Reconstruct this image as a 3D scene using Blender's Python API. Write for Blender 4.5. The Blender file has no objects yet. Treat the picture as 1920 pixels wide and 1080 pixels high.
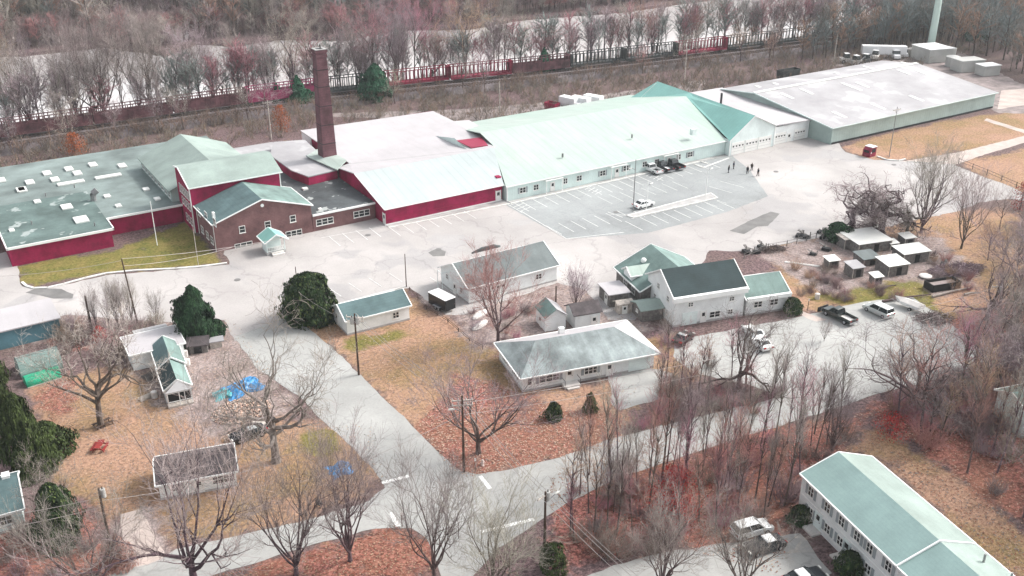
import bpy, math, random
import numpy as np
from mathutils import Vector, Matrix
R = math.radians
sc = bpy.context.scene
# ------------------------------------------------------------------ camera
CH = 72.0; FPX = 1884.0; PITCH = R(25.3); YAW = R(32)
cd = bpy.data.cameras.new("camera"); cam = bpy.data.objects.new("camera", cd)
sc.collection.objects.link(cam); sc.camera = cam
cam.location = (0, 0, CH); cam.rotation_euler = (math.pi/2 - PITCH, 0, -YAW)
cd.sensor_width = 36.0; cd.lens = 36.0*FPX/1920.0; cd.clip_start = 1.0; cd.clip_end = 6000
# ------------------------------------------------------------------ sky, sun, exposure
SUN_AZ = R(98); SUN_EL = R(40)          # azimuth from +Y towards +X
w = bpy.data.worlds.new("World"); sc.world = w; w.use_nodes = True
nt = w.node_tree; nt.nodes.clear()
sky = nt.nodes.new('ShaderNodeTexSky'); sky.sky_type = 'NISHITA'; sky.sun_disc = False
sky.sun_elevation = SUN_EL; sky.sun_rotation = SUN_AZ; sky.air_density = 1.0; sky.dust_density = 4.0; sky.ozone_density = 1.0
hs = nt.nodes.new('ShaderNodeHueSaturation'); hs.inputs['Saturation'].default_value = 0.22
bg = nt.nodes.new('ShaderNodeBackground'); bg.inputs['Strength'].default_value = 0.15
wo = nt.nodes.new('ShaderNodeOutputWorld')
nt.links.new(sky.outputs[0], hs.inputs['Color']); nt.links.new(hs.outputs[0], bg.inputs['Color']); nt.links.new(bg.outputs[0], wo.inputs['Surface'])
sl = bpy.data.lights.new("sun", 'SUN'); sl.energy = 1.5; sl.angle = R(10); sl.color = (1.0, 0.95, 0.9)
so = bpy.data.objects.new("sun", sl); sc.collection.objects.link(so)
sd = Vector((math.sin(SUN_AZ)*math.cos(SUN_EL), math.cos(SUN_AZ)*math.cos(SUN_EL), math.sin(SUN_EL)))
so.rotation_euler = (-sd).to_track_quat('-Z', 'Y').to_euler(); so.location = (100, 100, 200)
sc.view_settings.view_transform = 'Standard'; sc.view_settings.look = 'None'
sc.view_settings.exposure = 1.12; sc.view_settings.gamma = 1.0; sc.view_settings.use_curve_mapping = False
sc.render.film_transparent = False
# ------------------------------------------------------------------ photo pixel -> point on a level plane of the place
_fw = Vector((math.sin(YAW)*math.cos(PITCH), math.cos(YAW)*math.cos(PITCH), -math.sin(PITCH)))
_rt = Vector((math.cos(YAW), -math.sin(YAW), 0)); _up = _rt.cross(_fw)
def ray(px, py): return _fw*FPX + _rt*(px-960) + _up*(540-py)
def P(px, py, z=0.0):
    d = ray(px, py); t = (z-CH)/d.z
    return Vector((d.x*t, d.y*t, z))
C = sc.collection
# ------------------------------------------------------------------ materials
def mat(name, col, rough=0.8, var=0.12, scale=0.25, fine=0.0, fscale=6.0, bump=0.0, metal=0.0, col2=None, streak=None, seams=None, rnd=0.0, spec=0.3, patch=None, cracks=0.0):
    m = bpy.data.materials.new(name); m.use_nodes = True
    t = m.node_tree; n = t.nodes; l = t.links
    b = n['Principled BSDF']; b.inputs['Roughness'].default_value = rough; b.inputs['Metallic'].default_value = metal
    b.inputs['Specular IOR Level'].default_value = spec
    tc = n.new('ShaderNodeTexCoord')
    geo = n.new('ShaderNodeNewGeometry'); src = geo.outputs['Position']
    def noise(sc_, det=4, vec=None, rough_=0.6):
        x = n.new('ShaderNodeTexNoise'); x.inputs['Scale'].default_value = sc_; x.inputs['Detail'].default_value = det
        x.inputs['Roughness'].default_value = rough_
        l.new(vec if vec is not None else src, x.inputs['Vector']); return x.outputs['Fac']
    def mul(a, lo, hi):
        r = n.new('ShaderNodeMapRange'); r.inputs['From Min'].default_value = 0.3; r.inputs['From Max'].default_value = 0.7
        r.inputs['To Min'].default_value = lo; r.inputs['To Max'].default_value = hi; l.new(a, r.inputs['Value']); return r.outputs['Result']
    def mix(f, a, c, mode='MIX'):
        x = n.new('ShaderNodeMix'); x.data_type = 'RGBA'; x.blend_type = mode
        for s, v in ((x.inputs['Factor'], f), (x.inputs['A'], a), (x.inputs['B'], c)):
            if hasattr(v, 'links') or isinstance(v, bpy.types.NodeSocket): l.new(v, s)
            elif isinstance(v, (int, float)): s.default_value = v
            else: s.default_value = (v[0], v[1], v[2], 1)
        return x.outputs['Result']
    c2 = col2 if col2 else tuple(max(0, v*(1-2.2*var)) for v in col)
    c1 = col if col2 else tuple(v*(1+0.6*var) for v in col)
    cur = mix(mul(noise(scale), 0, 1), c2, c1)
    if patch:   # (colour, scale, threshold)
        r = n.new('ShaderNodeMapRange'); r.inputs['From Min'].default_value = patch[2]; r.inputs['From Max'].default_value = patch[2]+0.03
        l.new(noise(patch[1], 3), r.inputs['Value']); cur = mix(r.outputs['Result'], cur, patch[0])
    if fine:
        g = mul(noise(fscale, 6, rough_=0.75), 1-fine, 1+fine)
        k = n.new('ShaderNodeCombineColor'); [l.new(g, k.inputs[i]) for i in range(3)]
        cur = mix(1.0, cur, k.outputs['Color'], 'MULTIPLY')
    if cracks:
        wv = n.new('ShaderNodeVectorMath'); wv.operation = 'MULTIPLY_ADD'; nz = n.new('ShaderNodeTexNoise'); nz.inputs['Scale'].default_value = .35; nz.inputs['Detail'].default_value = 4
        l.new(src, nz.inputs['Vector']); l.new(nz.outputs['Color'], wv.inputs[0]); wv.inputs[1].default_value = (5,5,0); l.new(src, wv.inputs[2])
        vo_ = n.new('ShaderNodeTexVoronoi'); vo_.feature = 'DISTANCE_TO_EDGE'; vo_.inputs['Scale'].default_value = .085; l.new(wv.outputs[0], vo_.inputs['Vector'])
        r = n.new('ShaderNodeMapRange'); r.inputs['From Min'].default_value = .004; r.inputs['From Max'].default_value = .016; r.inputs['To Min'].default_value = 1-cracks; r.inputs['To Max'].default_value = 1
        l.new(vo_.outputs['Distance'], r.inputs['Value']); k = n.new('ShaderNodeCombineColor'); [l.new(r.outputs['Result'], k.inputs[i]) for i in range(3)]
        cur = mix(1.0, cur, k.outputs['Color'], 'MULTIPLY')
        g = mul(noise(.018, 3), .90, 1.06); k = n.new('ShaderNodeCombineColor'); [l.new(g, k.inputs[i]) for i in range(3)]
        cur = mix(1.0, cur, k.outputs['Color'], 'MULTIPLY')
    if streak:  # (strength, across scale, axis 'x'/'y')
        mp = n.new('ShaderNodeMapping'); sx = (streak[1], 0.12, 0.12) if streak[2] == 'x' else (0.12, streak[1], 0.12)
        mp.inputs['Scale'].default_value = sx; l.new(tc.outputs['Object'], mp.inputs['Vector'])
        g = mul(noise(1.0, 5, mp.outputs['Vector']), 1-streak[0], 1+streak[0]*0.5)
        k = n.new('ShaderNodeCombineColor'); [l.new(g, k.inputs[i]) for i in range(3)]
        cur = mix(1.0, cur, k.outputs['Color'], 'MULTIPLY')
    bumpsrc = None
    if seams:   # (axis, spacing, darkness) thin lines: siding laps, standing seams
        sp = n.new('ShaderNodeSeparateXYZ'); l.new(tc.outputs['Object'], sp.inputs[0])
        md = n.new('ShaderNodeMath'); md.operation = 'PINGPONG'; md.inputs[1].default_value = seams[1]/2
        l.new(sp.outputs['XYZ'.index(seams[0].upper())], md.inputs[0])
        r = n.new('ShaderNodeMapRange'); r.inputs['From Min'].default_value = 0; r.inputs['From Max'].default_value = seams[1]*0.14
        r.inputs['To Min'].default_value = 1-seams[2]; r.inputs['To Max'].default_value = 1; l.new(md.outputs[0], r.inputs['Value'])
        k = n.new('ShaderNodeCombineColor'); [l.new(r.outputs['Result'], k.inputs[i]) for i in range(3)]
        cur = mix(1.0, cur, k.outputs['Color'], 'MULTIPLY'); bumpsrc = r.outputs['Result']
    if rnd:
        oi = n.new('ShaderNodeObjectInfo'); h = n.new('ShaderNodeHueSaturation')
        a = n.new('ShaderNodeMapRange'); a.inputs['To Min'].default_value = 1-rnd; a.inputs['To Max'].default_value = 1+rnd
        l.new(oi.outputs['Random'], a.inputs['Value']); l.new(a.outputs['Result'], h.inputs['Value'])
        a2 = n.new('ShaderNodeMath'); a2.operation = 'MULTIPLY'; a2.inputs[1].default_value = 7.31; l.new(oi.outputs['Random'], a2.inputs[0])
        a3 = n.new('ShaderNodeMath'); a3.operation = 'FRACT'; l.new(a2.outputs[0], a3.inputs[0])
        a4 = n.new('ShaderNodeMapRange'); a4.inputs['To Min'].default_value = 0.5-0.09*rnd/0.3; a4.inputs['To Max'].default_value = 0.5+0.05*rnd/0.3
        l.new(a3.outputs[0], a4.inputs['Value']); l.new(a4.outputs['Result'], h.inputs['Hue'])
        l.new(cur, h.inputs['Color']); cur = h.outputs['Color']
    l.new(cur, b.inputs['Base Color'])
    if bump:
        bp = n.new('ShaderNodeBump'); bp.inputs['Strength'].default_value = bump; bp.inputs['Distance'].default_value = 0.1
        l.new(noise(fscale, 5), bp.inputs['Height']); l.new(bp.outputs['Normal'], b.inputs['Normal'])
    return m
M = {}
def mk(k, *a, **kw): M[k] = mat(k, *a, **kw)
mk('asphalt', (.435,.41,.397), .85, .10, .035, .10, 3.0, patch=((.36,.345,.34), .05, .57), streak=(.13,.10,'y'), cracks=.14)
mk('new_asphalt', (.31,.325,.325), .85, .14, .06, .12, 2.0, cracks=.10)
mk('dark_patch', (.19,.185,.18), .9, .15, .3, .1)
mk('street', (.38,.38,.365), .85, .10, .12, .10, 3.0, patch=((.33,.33,.315), .11, .57), cracks=.14)
mk('paint', (.78,.78,.76), .7, .12, 1.5, .12)
mk('kerb', (.72,.71,.68), .8, .12, .6, .1)
mk('concrete', (.42,.41,.40), .85, .12, .5, .1)
mk('gravel', (.30,.25,.24), .95, .25, .3, .25, 5)
mk('path', (.50,.42,.38), .95, .12, .3, .12, 4)
mk('red_wall', (.34,.010,.070), .8, .24, .35, .14, 3, streak=(.16,.9,'x'), seams=('z', .35, .12))
mk('red_door', (.26,.01,.05), .6, .1)
mk('brick', (.20,.105,.105), .9, .18, .5, .22, 7, seams=('z', .3, .18))
mk('brick_stack', (.150,.070,.082), .9, .25, .35, .25, 5, seams=('z', .5, .15))
mk('white_wall', (.80,.83,.82), .7, .08, .4, .04, 4, seams=('z', .22, .14))
mk('white_trim', (.84,.85,.83), .6, .05)
mk('mint_wall', (.66,.78,.75), .7, .08, .3, .05, 4, seams=('x', .6, .08))
mk('aqua_wall', (.74,.83,.81), .7, .08, .3, .05, 4, seams=('z', .3, .08))
mk('grey_green_wall', (.38,.48,.45), .6, .10, .25, .06, 4, seams=('x', .9, .10))
mk('teal_wall', (.10,.21,.25), .6, .18, .3, .05, 4)
mk('green_tarp', (.02,.36,.20), .5, .3, .5)
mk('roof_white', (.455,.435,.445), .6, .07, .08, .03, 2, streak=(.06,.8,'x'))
mk('roof_ice', (.41,.46,.46), .6, .07, .08, .03, 2, streak=(.07,.8,'x'), seams=('x', 1.8, .10))
mk('roof_mint', (.345,.445,.39), .6, .10, .06, .04, 2, col2=(.41,.455,.425), streak=(.10,.6,'x'), seams=('x', 1.8, .09))
mk('roof_aqua', (.25,.50,.45), .5, .10, .1, .04, 2, seams=('y', 1.0, .06))
mk('roof_flat', (.215,.265,.255), .85, .20, .12, .08, 2, streak=(.20,.25,'y'))
mk('roof_flat_dark', (.115,.165,.155), .85, .22, .2, .12, 2, patch=((.30,.34,.33), .23, .59))
mk('roof_link', (.085,.095,.10), .85, .25, .2, .15, 2, patch=((.32,.34,.33), .30, .60))
mk('roof_green', (.285,.35,.32), .8, .10, .2, .07, 3, streak=(.10,.4,'y'))
mk('roof_slate', (.105,.165,.17), .85, .18, .3, .12, 5, seams=('z', .25, .12))
mk('roof_grey_green', (.18,.26,.24), .85, .18, .3, .10, 5, streak=(.16,1.2,'x'))
mk('roof_streaked_grey', (.30,.345,.345), .85, .25, .25, .10, 4, streak=(.24,1.1,'x'))
mk('roof_dark', (.032,.052,.055), .85, .15, .3, .15, 5, seams=('z', .2, .15))
mk('roof_brown', (.10,.085,.088), .9, .22, .8, .2, 5)
mk('roof_mauve', (.165,.19,.19), .85, .12, .3, .1, 4, streak=(.12,.8,'x'))
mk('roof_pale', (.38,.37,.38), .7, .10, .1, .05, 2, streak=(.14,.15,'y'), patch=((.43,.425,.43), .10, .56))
mk('apt_roof', (.24,.345,.33), .85, .08, .3, .07, 5, seams=('z', .15, .06))
mk('skylight', (.80,.80,.76), .3, .04)
mk('glass', (.025,.032,.035), .12, .3, 1.0, spec=.6)
mk('frame_white', (.78,.78,.75), .5, .04)
mk('shutter', (.32,.36,.37), .7, .1)
mk('dark', (.018,.018,.02), .7, .2)
mk('metal_grey', (.30,.30,.30), .45, .15, metal=.5)
mk('wood_pole', (.095,.06,.045), .9, .25, 2, .2)
mk('grey_wood', (.20,.185,.175), .9, .25, 2, .25, 5)
mk('pale_wood', (.52,.47,.42), .85, .2, 2, .2)
mk('wire', (.42,.38,.36), .6, .1)
mk('bark', (.14,.10,.092), .95, .25, 1.5, .2, 5, rnd=.3)
mk('bark_mid', (.22,.19,.17), .95, .2, 2, .2)
mk('bark_pale', (.36,.32,.29), .95, .2, 2, .2)
mk('twig', (.36,.305,.285), .95, .2, .5, rnd=.35)
mk('twig_red', (.42,.24,.20), .95, .2, .5, rnd=.25)
mk('twig_pale', (.38,.34,.29), .95, .2, .5, rnd=.2)
mk('twig_cool', (.24,.27,.26), .95, .2, .5, rnd=.2)
mk('brush', (.31,.235,.21), .95, .25, .2, rnd=.3)
mk('orange_leaf', (.42,.115,.04), .9, .3, 1.5, .2)
mk('red_leaf', (.52,.06,.055), .9, .35, 1.5, .2)
mk('pine_tip', (.055,.13,.05), .85, .3, .8, .3, 3)
mk('yew_tip', (.085,.12,.035), .85, .3, .8, .3, 3)
mk('leaf_tan', (.40,.27,.18), .9, .2, 1)
mk('leaf_rust', (.27,.09,.06), .9, .2, 1)
mk('leaf_pale', (.55,.40,.31), .9, .2, 1)
mk('pine', (.022,.060,.026), .85, .4, .8, .3, 3)
mk('yew', (.030,.060,.020), .85, .4, .9, .3, 3)
mk('cedar', (.050,.075,.020), .85, .4, .9, .3, 3)
mk('far_pine', (.030,.115,.060), .85, .4, .8, .3, 3)
mk('ballast', (.17,.145,.15), .95, .25, .4, .25, 3)
mk('rail', (.22,.18,.17), .5, .2, metal=.4)
mk('wagon_dark', (.055,.06,.06), .7, .25, .4)
mk('wagon_brown', (.15,.065,.075), .8, .3, .4)
mk('wagon_red', (.26,.022,.055), .7, .25, .4)
mk('wagon_rose', (.30,.04,.11), .7, .25, .4)
mk('tyre', (.02,.02,.022), .85, .1)
mk('hub', (.5,.5,.52), .3, .1, metal=.6)
mk('car_white', (.80,.81,.80), .25, .03, spec=.6)
mk('car_black', (.014,.018,.024), .2, .1, spec=.6)
mk('car_green', (.006,.016,.014), .2, .1, spec=.6)
mk('car_silver', (.48,.51,.50), .25, .05, metal=.3, spec=.6)
mk('car_dark_green', (.02,.032,.028), .3, .1, spec=.6)
mk('lamp_lens', (.75,.75,.70), .2, .05)
mk('tail_lens', (.35,.02,.02), .2, .05)
mk('box_white', (.80,.80,.80), .4, .04)
mk('red_paint', (.28,.012,.05), .5, .15)
mk('picnic_red', (.30,.035,.03), .6, .15)
mk('tarp_blue', (.045,.26,.55), .35, .35, 1.2)
mk('tarp_teal', (.07,.38,.42), .35, .25, 1.2)
mk('firewood', (.66,.44,.36), .85, .35, 3.0, .3, 6, rnd=.2)
mk('tank', (.45,.45,.43), .5, .1)
mk('tower', (.55,.68,.62), .4, .05)
mk('skin', (.45,.28,.21), .6, .05)
mk('cloth_dark', (.02,.022,.03), .9, .2)
mk('cloth_navy', (.03,.035,.07), .9, .2)
mk('cloth_brown', (.07,.045,.035), .9, .2)
mk('hair', (.03,.02,.015), .8, .1)
mk('hydrant_paint', (.72,.60,.55), .5, .1)
mk('stone_pale', (.66,.63,.60), .9, .15)
# ------------------------------------------------------------------ mesh helpers
class MB:
    def __init__(s): s.v = []; s.f = []; s.mi = []; s.cur = 0
    def add(s, vs, fs):
        o = len(s.v); s.v.extend([tuple(x) for x in vs])
        for f in fs: s.f.append(tuple(i+o for i in f)); s.mi.append(s.cur)
    def box(s, x0, y0, z0, x1, y1, z1):
        s.add([(x0,y0,z0),(x1,y0,z0),(x1,y1,z0),(x0,y1,z0),(x0,y0,z1),(x1,y0,z1),(x1,y1,z1),(x0,y1,z1)],
              [(3,2,1,0),(4,5,6,7),(0,1,5,4),(1,2,6,5),(2,3,7,6),(3,0,4,7)])
    def bar(s, a, b, wd, h=None):   # rectangular bar from a to b
        a = Vector(a); b = Vector(b); h = h or wd; d = (b-a).normalized()
        u = d.cross(Vector((0,0,1)));
        if u.length < 1e-4: u = Vector((1,0,0))
        u = u.normalized()*wd/2; v = d.cross(u).normalized()*h/2
        s.add([a-u-v, a+u-v, a+u+v, a-u+v, b-u-v, b+u-v, b+u+v, b-u+v],
              [(3,2,1,0),(4,5,6,7),(0,1,5,4),(1,2,6,5),(2,3,7,6),(3,0,4,7)])
    def tube(s, a, b, r0, r1=None, n=6, cap=False):
        a = Vector(a); b = Vector(b); r1 = r0 if r1 is None else r1; d = (b-a)
        if d.length < 1e-6: return
        d.normalize(); u = d.cross(Vector((0,0,1)))
        if u.length < 1e-3: u = Vector((1,0,0))
        u.normalize(); v = d.cross(u); vs = []
        for p, r in ((a, r0), (b, r1)):
            for i in range(n):
                t = 2*math.pi*i/n; vs.append(p+u*(math.cos(t)*r)+v*(math.sin(t)*r))
        fs = [(i, (i+1) % n, n+(i+1) % n, n+i) for i in range(n)]
        if cap: fs += [tuple(range(n))[::-1], tuple(range(n, 2*n))]
        s.add(vs, fs)
    def prism(s, pts, z0, z1):
        n = len(pts); s.add([(p[0],p[1],z0) for p in pts]+[(p[0],p[1],z1) for p in pts],
            [tuple(range(n))[::-1], tuple(range(n,2*n))]+[(i,(i+1)%n,n+(i+1)%n,n+i) for i in range(n)])
    def slab(s, pts, t):            # 3-D polygon given a thickness below it
        n = len(pts); s.add([tuple(p) for p in pts]+[(p[0],p[1],p[2]-t) for p in pts],
            [tuple(range(n)), tuple(range(n,2*n))[::-1]]+[(i,n+i,n+(i+1)%n,(i+1)%n) for i in range(n)])
    def blob(s, c, rx, ry, rz, n=8, m=5, jit=0.0, rg=random):
        vs = [(c[0],c[1],c[2]+rz)]
        for j in range(1, m):
            ph = math.pi*j/m
            for i in range(n):
                t = 2*math.pi*i/n; k = 1+rg.uniform(-jit, jit)
                vs.append((c[0]+rx*k*math.sin(ph)*math.cos(t), c[1]+ry*k*math.sin(ph)*math.sin(t), c[2]+rz*k*math.cos(ph)))
        vs.append((c[0],c[1],c[2]-rz)); fs = [(0,1+i,1+(i+1)%n) for i in range(n)]
        for j in range(m-2):
            for i in range(n): a = 1+j*n+i; b = 1+j*n+(i+1)%n; fs.append((a,a+n,b+n,b))
        e = len(vs)-1; o = 1+(m-2)*n; fs += [(o+i,e,o+(i+1)%n) for i in range(n)]
        s.add(vs, fs)
    def mesh(s, name, mats):
        me = bpy.data.meshes.new(name); me.from_pydata(s.v, [], s.f); mats = mats if isinstance(mats, (list, tuple)) else [mats]
        for m in mats: me.materials.append(M[m] if isinstance(m, str) else m)
        if len(mats) > 1: me.polygons.foreach_set('material_index', s.mi)
        me.update(); return me
    def build(s, name, mats, parent=None, loc=None, smooth=False, bevel=0):
        me = s.mesh(name, mats)
        if smooth: me.polygons.foreach_set('use_smooth', [True]*len(me.polygons))
        o = bpy.data.objects.new(name, me); C.objects.link(o)
        if parent: o.parent = parent
        if loc: o.location = loc
        if bevel:
            b = o.modifiers.new('bevel', 'BEVEL'); b.width = bevel; b.segments = 2; b.limit_method = 'ANGLE'
        return o
def tag(o, label, cat, group=None, kind=None):
    if kind: o['kind'] = kind
    if label: o['label'] = label
    if cat: o['category'] = cat
    if group: o['group'] = group
    return o
def empty(name, label, cat, x, y, z=0, rot=0, group=None):
    o = bpy.data.objects.new(name, None); C.objects.link(o); o.location = (x, y, z); o.rotation_euler = (0, 0, rot)
    o.empty_display_size = 0.5
    return tag(o, label, cat, group)
KIDS = {}
def children(o):
    return [c for c in C.objects if c.parent == o]
def copy_tree(o, loc, rot=0, scale=1, label=None, group=None, kids=None):
    kids = kids if kids is not None else children(o)
    c = o.copy(); C.objects.link(c); c.location = loc; c.rotation_euler = (0, 0, rot)
    c.scale = (scale, scale, scale) if isinstance(scale, (int, float)) else scale
    if label: c['label'] = label
    if group: c['group'] = group
    for k in kids:
        d = k.copy(); C.objects.link(d); d.parent = c
        for g in children(k):
            e = g.copy(); C.objects.link(e); e.parent = d
    return c
def struct(name, mb, m):
    o = mb.build(name, m); o['kind'] = 'structure'; return o
# ------------------------------------------------------------------ ground sheet with zones of real surface types
def pxpoly(pts, z=0.0): return [tuple(P(x, y, z)[:2]) for x, y in pts]
def inside(poly, X, Y):
    r = np.zeros(X.shape, bool); n = len(poly)
    for i in range(n):
        x0, y0 = poly[i]; x1, y1 = poly[(i+1) % n]
        c = ((y0 > Y) != (y1 > Y)) & (X < (x1-x0)*(Y-y0)/((y1-y0) if y1 != y0 else 1e-9)+x0)
        r ^= c
    return r
WATER = [(-60,268.5),(20,268),(80,268),(130,265),(180,262),(240,257),(330,252),(520,240),(900,215),(900,300),(560,300),(430,318),(330,335),(260,330),(215,338),(190,332),(165,345),(140,338),(122,352),(104,349),(95,360),(80,345),(66,372),(40,372),(20,380),(-60,372)]
POND = pxpoly([(318,50),(335,42),(352,52),(350,72),(338,78)])
Z_RED = [pxpoly(q) for q in (
    [(780,800),(860,700),(1000,745),(1060,770),(1150,760),(1180,830),(1050,858),(880,895),(850,885)],
    [(1040,1075),(1030,900),(1090,860),(1280,860),(1440,800),(1640,770),(1560,860),(1500,900),(1480,1000),(1460,1080),(1250,1020),(1100,1050)],
    [(1600,770),(1760,740),(1900,700),(2000,900),(2000,1040),(1880,960),(1740,850)],
    [(1680,640),(1880,560),(1980,600),(1960,720),(1840,680)], [(380,1085),(560,1040),(740,985),(800,1010),(820,1090)],
    [(60,740),(130,700),(150,760),(100,790)], [(80,640),(200,600),(230,640),(150,660)], [(0,900),(60,1000),(60,1080),(-80,1090),(-90,900)],
    [(150,930),(200,1010),(300,1080),(-60,1100),(-40,1010)])]
Z_STRAW = [pxpoly(q) for q in (
    [(560,600),(760,540),(900,640),(1000,730),(1200,720),(1170,800),(1050,858),(880,895),(680,710)],
    [(60,720),(200,690),(420,690),(520,780),(700,800),(720,900),(560,980),(330,1020),(200,960),(60,880)],
    [(1575,275),(1700,240),(1870,212),(2010,190),(2010,250),(1700,300),(1620,300)], [(1800,305),(1990,265),(1990,400),(1840,335)],
    [(1440,460),(1700,400),(1900,390),(1930,560),(1900,640),(1840,660),(1780,610),(1680,560),(1480,590)],
    [(1560,860),(1640,800),(1740,850),(1880,960),(1960,1030),(1960,1100),(1880,1080),(1650,850)], [(1160,640),(1260,620),(1330,690),(1260,760),(1160,720)])]
Z_GREEN = [pxpoly(q) for q in (
    [(40,525),(22,500),(208,470),(345,415),(405,472),(425,493),(200,512),(60,537)],
    [(560,815),(620,800),(640,840),(590,860)], [(640,640),(770,610),(760,630),(660,660)], [(1500,560),(1720,520),(1780,600),(1600,570)])]
Z_DIRT = [pxpoly(q) for q in (
    [(780,560),(860,540),(1060,520),(1200,580),(1240,620),(1000,640),(900,650),(830,590)], [(240,600),(440,600),(560,760),(430,830),(300,760),(230,680)],
    [(1410,475),(1560,440),(1760,440),(1840,520),(1760,560),(1560,560)], [(0,550),(340,590),(330,640),(0,640)], [(220,960),(300,940),(330,1060),(230,1060)])]
def axis(a, b, st, lo, hi):
    c = list(np.arange(a, b, st)); s = st; x = b
    up_ = []
    while x < hi: up_.append(x); s *= 1.12; x += s
    dn = []; s = st; x = a-st
    while x > lo: dn.append(x); s *= 1.12; x -= s
    return np.array(dn[::-1]+c+up_)
gx = axis(-30, 300, 1.5, -3500, 4500); gy = axis(20, 400, 1.5, -1500, 5200)
X, Y = np.meshgrid(gx, gy)
def blur(a, k=2):
    for _ in range(k):
        b = a.copy(); b[1:-1,1:-1] = (a[:-2,1:-1]+a[2:,1:-1]+a[1:-1,:-2]+a[1:-1,2:]+4*a[1:-1,1:-1])/8; a = b
    return a
def zone(polys, k=3):
    m = np.zeros(X.shape)
    for q in polys: m = np.maximum(m, inside(q, X, Y))
    return blur(m.astype(float), k)
wat = blur(np.maximum(inside(WATER, X, Y), inside(POND, X, Y)).astype(float), 1)
Zg = -4.0*np.clip(wat*1.2, 0, 1)
far = np.clip((Y-430)/1500, 0, 1); Zg += far*60*(Y > 430)
nx, ny = len(gx), len(gy)
vs = np.stack([X.ravel(), Y.ravel(), Zg.ravel()], 1)
idx = np.arange(nx*ny).reshape(ny, nx)
fs = np.stack([idx[:-1,:-1].ravel(), idx[:-1,1:].ravel(), idx[1:,1:].ravel(), idx[1:,:-1].ravel()], 1)
me = bpy.data.meshes.new('ground'); me.from_pydata(vs.tolist(), [], fs.tolist())
ca = me.color_attributes.new('zones', 'FLOAT_COLOR', 'POINT')
zr, zs, zgn, zd = zone(Z_RED), zone(Z_STRAW), zone(Z_GREEN, 1), zone(Z_DIRT)
cols = np.stack([zr.ravel(), zs.ravel(), zgn.ravel(), zd.ravel()], 1).astype(np.float32)
ca.data.foreach_set('color', cols.ravel())
ground = bpy.data.objects.new('ground', me); C.objects.link(ground); ground['kind'] = 'structure'
gm = bpy.data.materials.new('ground'); gm.use_nodes = True; me.materials.append(gm)
t = gm.node_tree; n = t.nodes; l = t.links; b = n['Principled BSDF']; b.inputs['Roughness'].default_value = 1.0; b.inputs['Specular IOR Level'].default_value = .1
at = n.new('ShaderNodeAttribute'); at.attribute_name = 'zones'; sp = n.new('ShaderNodeSeparateColor'); l.new(at.outputs['Color'], sp.inputs[0])
geo = n.new('ShaderNodeNewGeometry')
def gn(s, d=5, r=.65):
    x = n.new('ShaderNodeTexNoise'); x.inputs['Scale'].default_value = s; x.inputs['Detail'].default_value = d; x.inputs['Roughness'].default_value = r
    l.new(geo.outputs['Position'], x.inputs['Vector']); return x.outputs['Fac']
def rng(v, a, b_, lo=0.0, hi=1.0):
    x = n.new('ShaderNodeMapRange'); x.inputs['From Min'].default_value = a; x.inputs['From Max'].default_value = b_
    x.inputs['To Min'].default_value = lo; x.inputs['To Max'].default_value = hi; l.new(v, x.inputs['Value']); return x.outputs['Result']
def gmix(f, a, c, mode='MIX'):
    x = n.new('ShaderNodeMix'); x.data_type = 'RGBA'; x.blend_type = mode
    for s_, v in ((x.inputs['Factor'], f), (x.inputs['A'], a), (x.inputs['B'], c)):
        if isinstance(v, bpy.types.NodeSocket): l.new(v, s_)
        elif isinstance(v, (int, float)): s_.default_value = v
        else: s_.default_value = (*v, 1)
    return x.outputs['Result']
def mth(op, a, c):
    x = n.new('ShaderNodeMath'); x.operation = op
    for i, v in enumerate((a, c)):
        if isinstance(v, bpy.types.NodeSocket): l.new(v, x.inputs[i])
        else: x.inputs[i].default_value = v
    return x.outputs[0]
big = gn(.05, 4); mid = gn(.35, 5); fin = gn(2.2, 6, .8); leaf = gn(1.1, 8, .9)
pert = rng(mid, .3, .7, -.45, .45)
def zf(sock): return rng(mth('ADD', sock, pert), .3, .75)
base = gmix(rng(leaf, .38, .62), (.080,.055,.058), (.20,.135,.135)); base = gmix(rng(big, .4, .65), base, (.13,.095,.085))
straw = gmix(rng(mid, .35, .65), (.30,.185,.105), (.225,.165,.085)); straw = gmix(rng(big, .42, .58), straw, (.35,.215,.15)); straw = gmix(rng(leaf, .55, .62), straw, (.19,.12,.06))
red = gmix(rng(leaf, .44, .56), (.145,.066,.056), (.38,.155,.13)); red = gmix(rng(big, .42, .62), red, (.25,.12,.085))
green = gmix(rng(mid, .35, .65), (.12,.125,.032), (.21,.165,.06))
dirt = gmix(rng(mid, .35, .65), (.21,.155,.14), (.33,.275,.26))
cur = gmix(zf(sp.outputs[1]), base, straw); cur = gmix(zf(at.outputs['Alpha']), cur, dirt); cur = gmix(zf(sp.outputs[0]), cur, red); cur = gmix(zf(sp.outputs[2]), cur, green)
g = rng(fin, .36, .64, .5, 1.5); k = n.new('ShaderNodeCombineColor'); [l.new(g, k.inputs[i]) for i in range(3)]
cur = gmix(1.0, cur, k.outputs['Color'], 'MULTIPLY'); l.new(cur, b.inputs['Base Color'])
bp = n.new('ShaderNodeBump'); bp.inputs['Strength'].default_value = .5; bp.inputs['Distance'].default_value = .15; l.new(fin, bp.inputs['Height']); l.new(bp.outputs['Normal'], b.inputs['Normal'])
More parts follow.
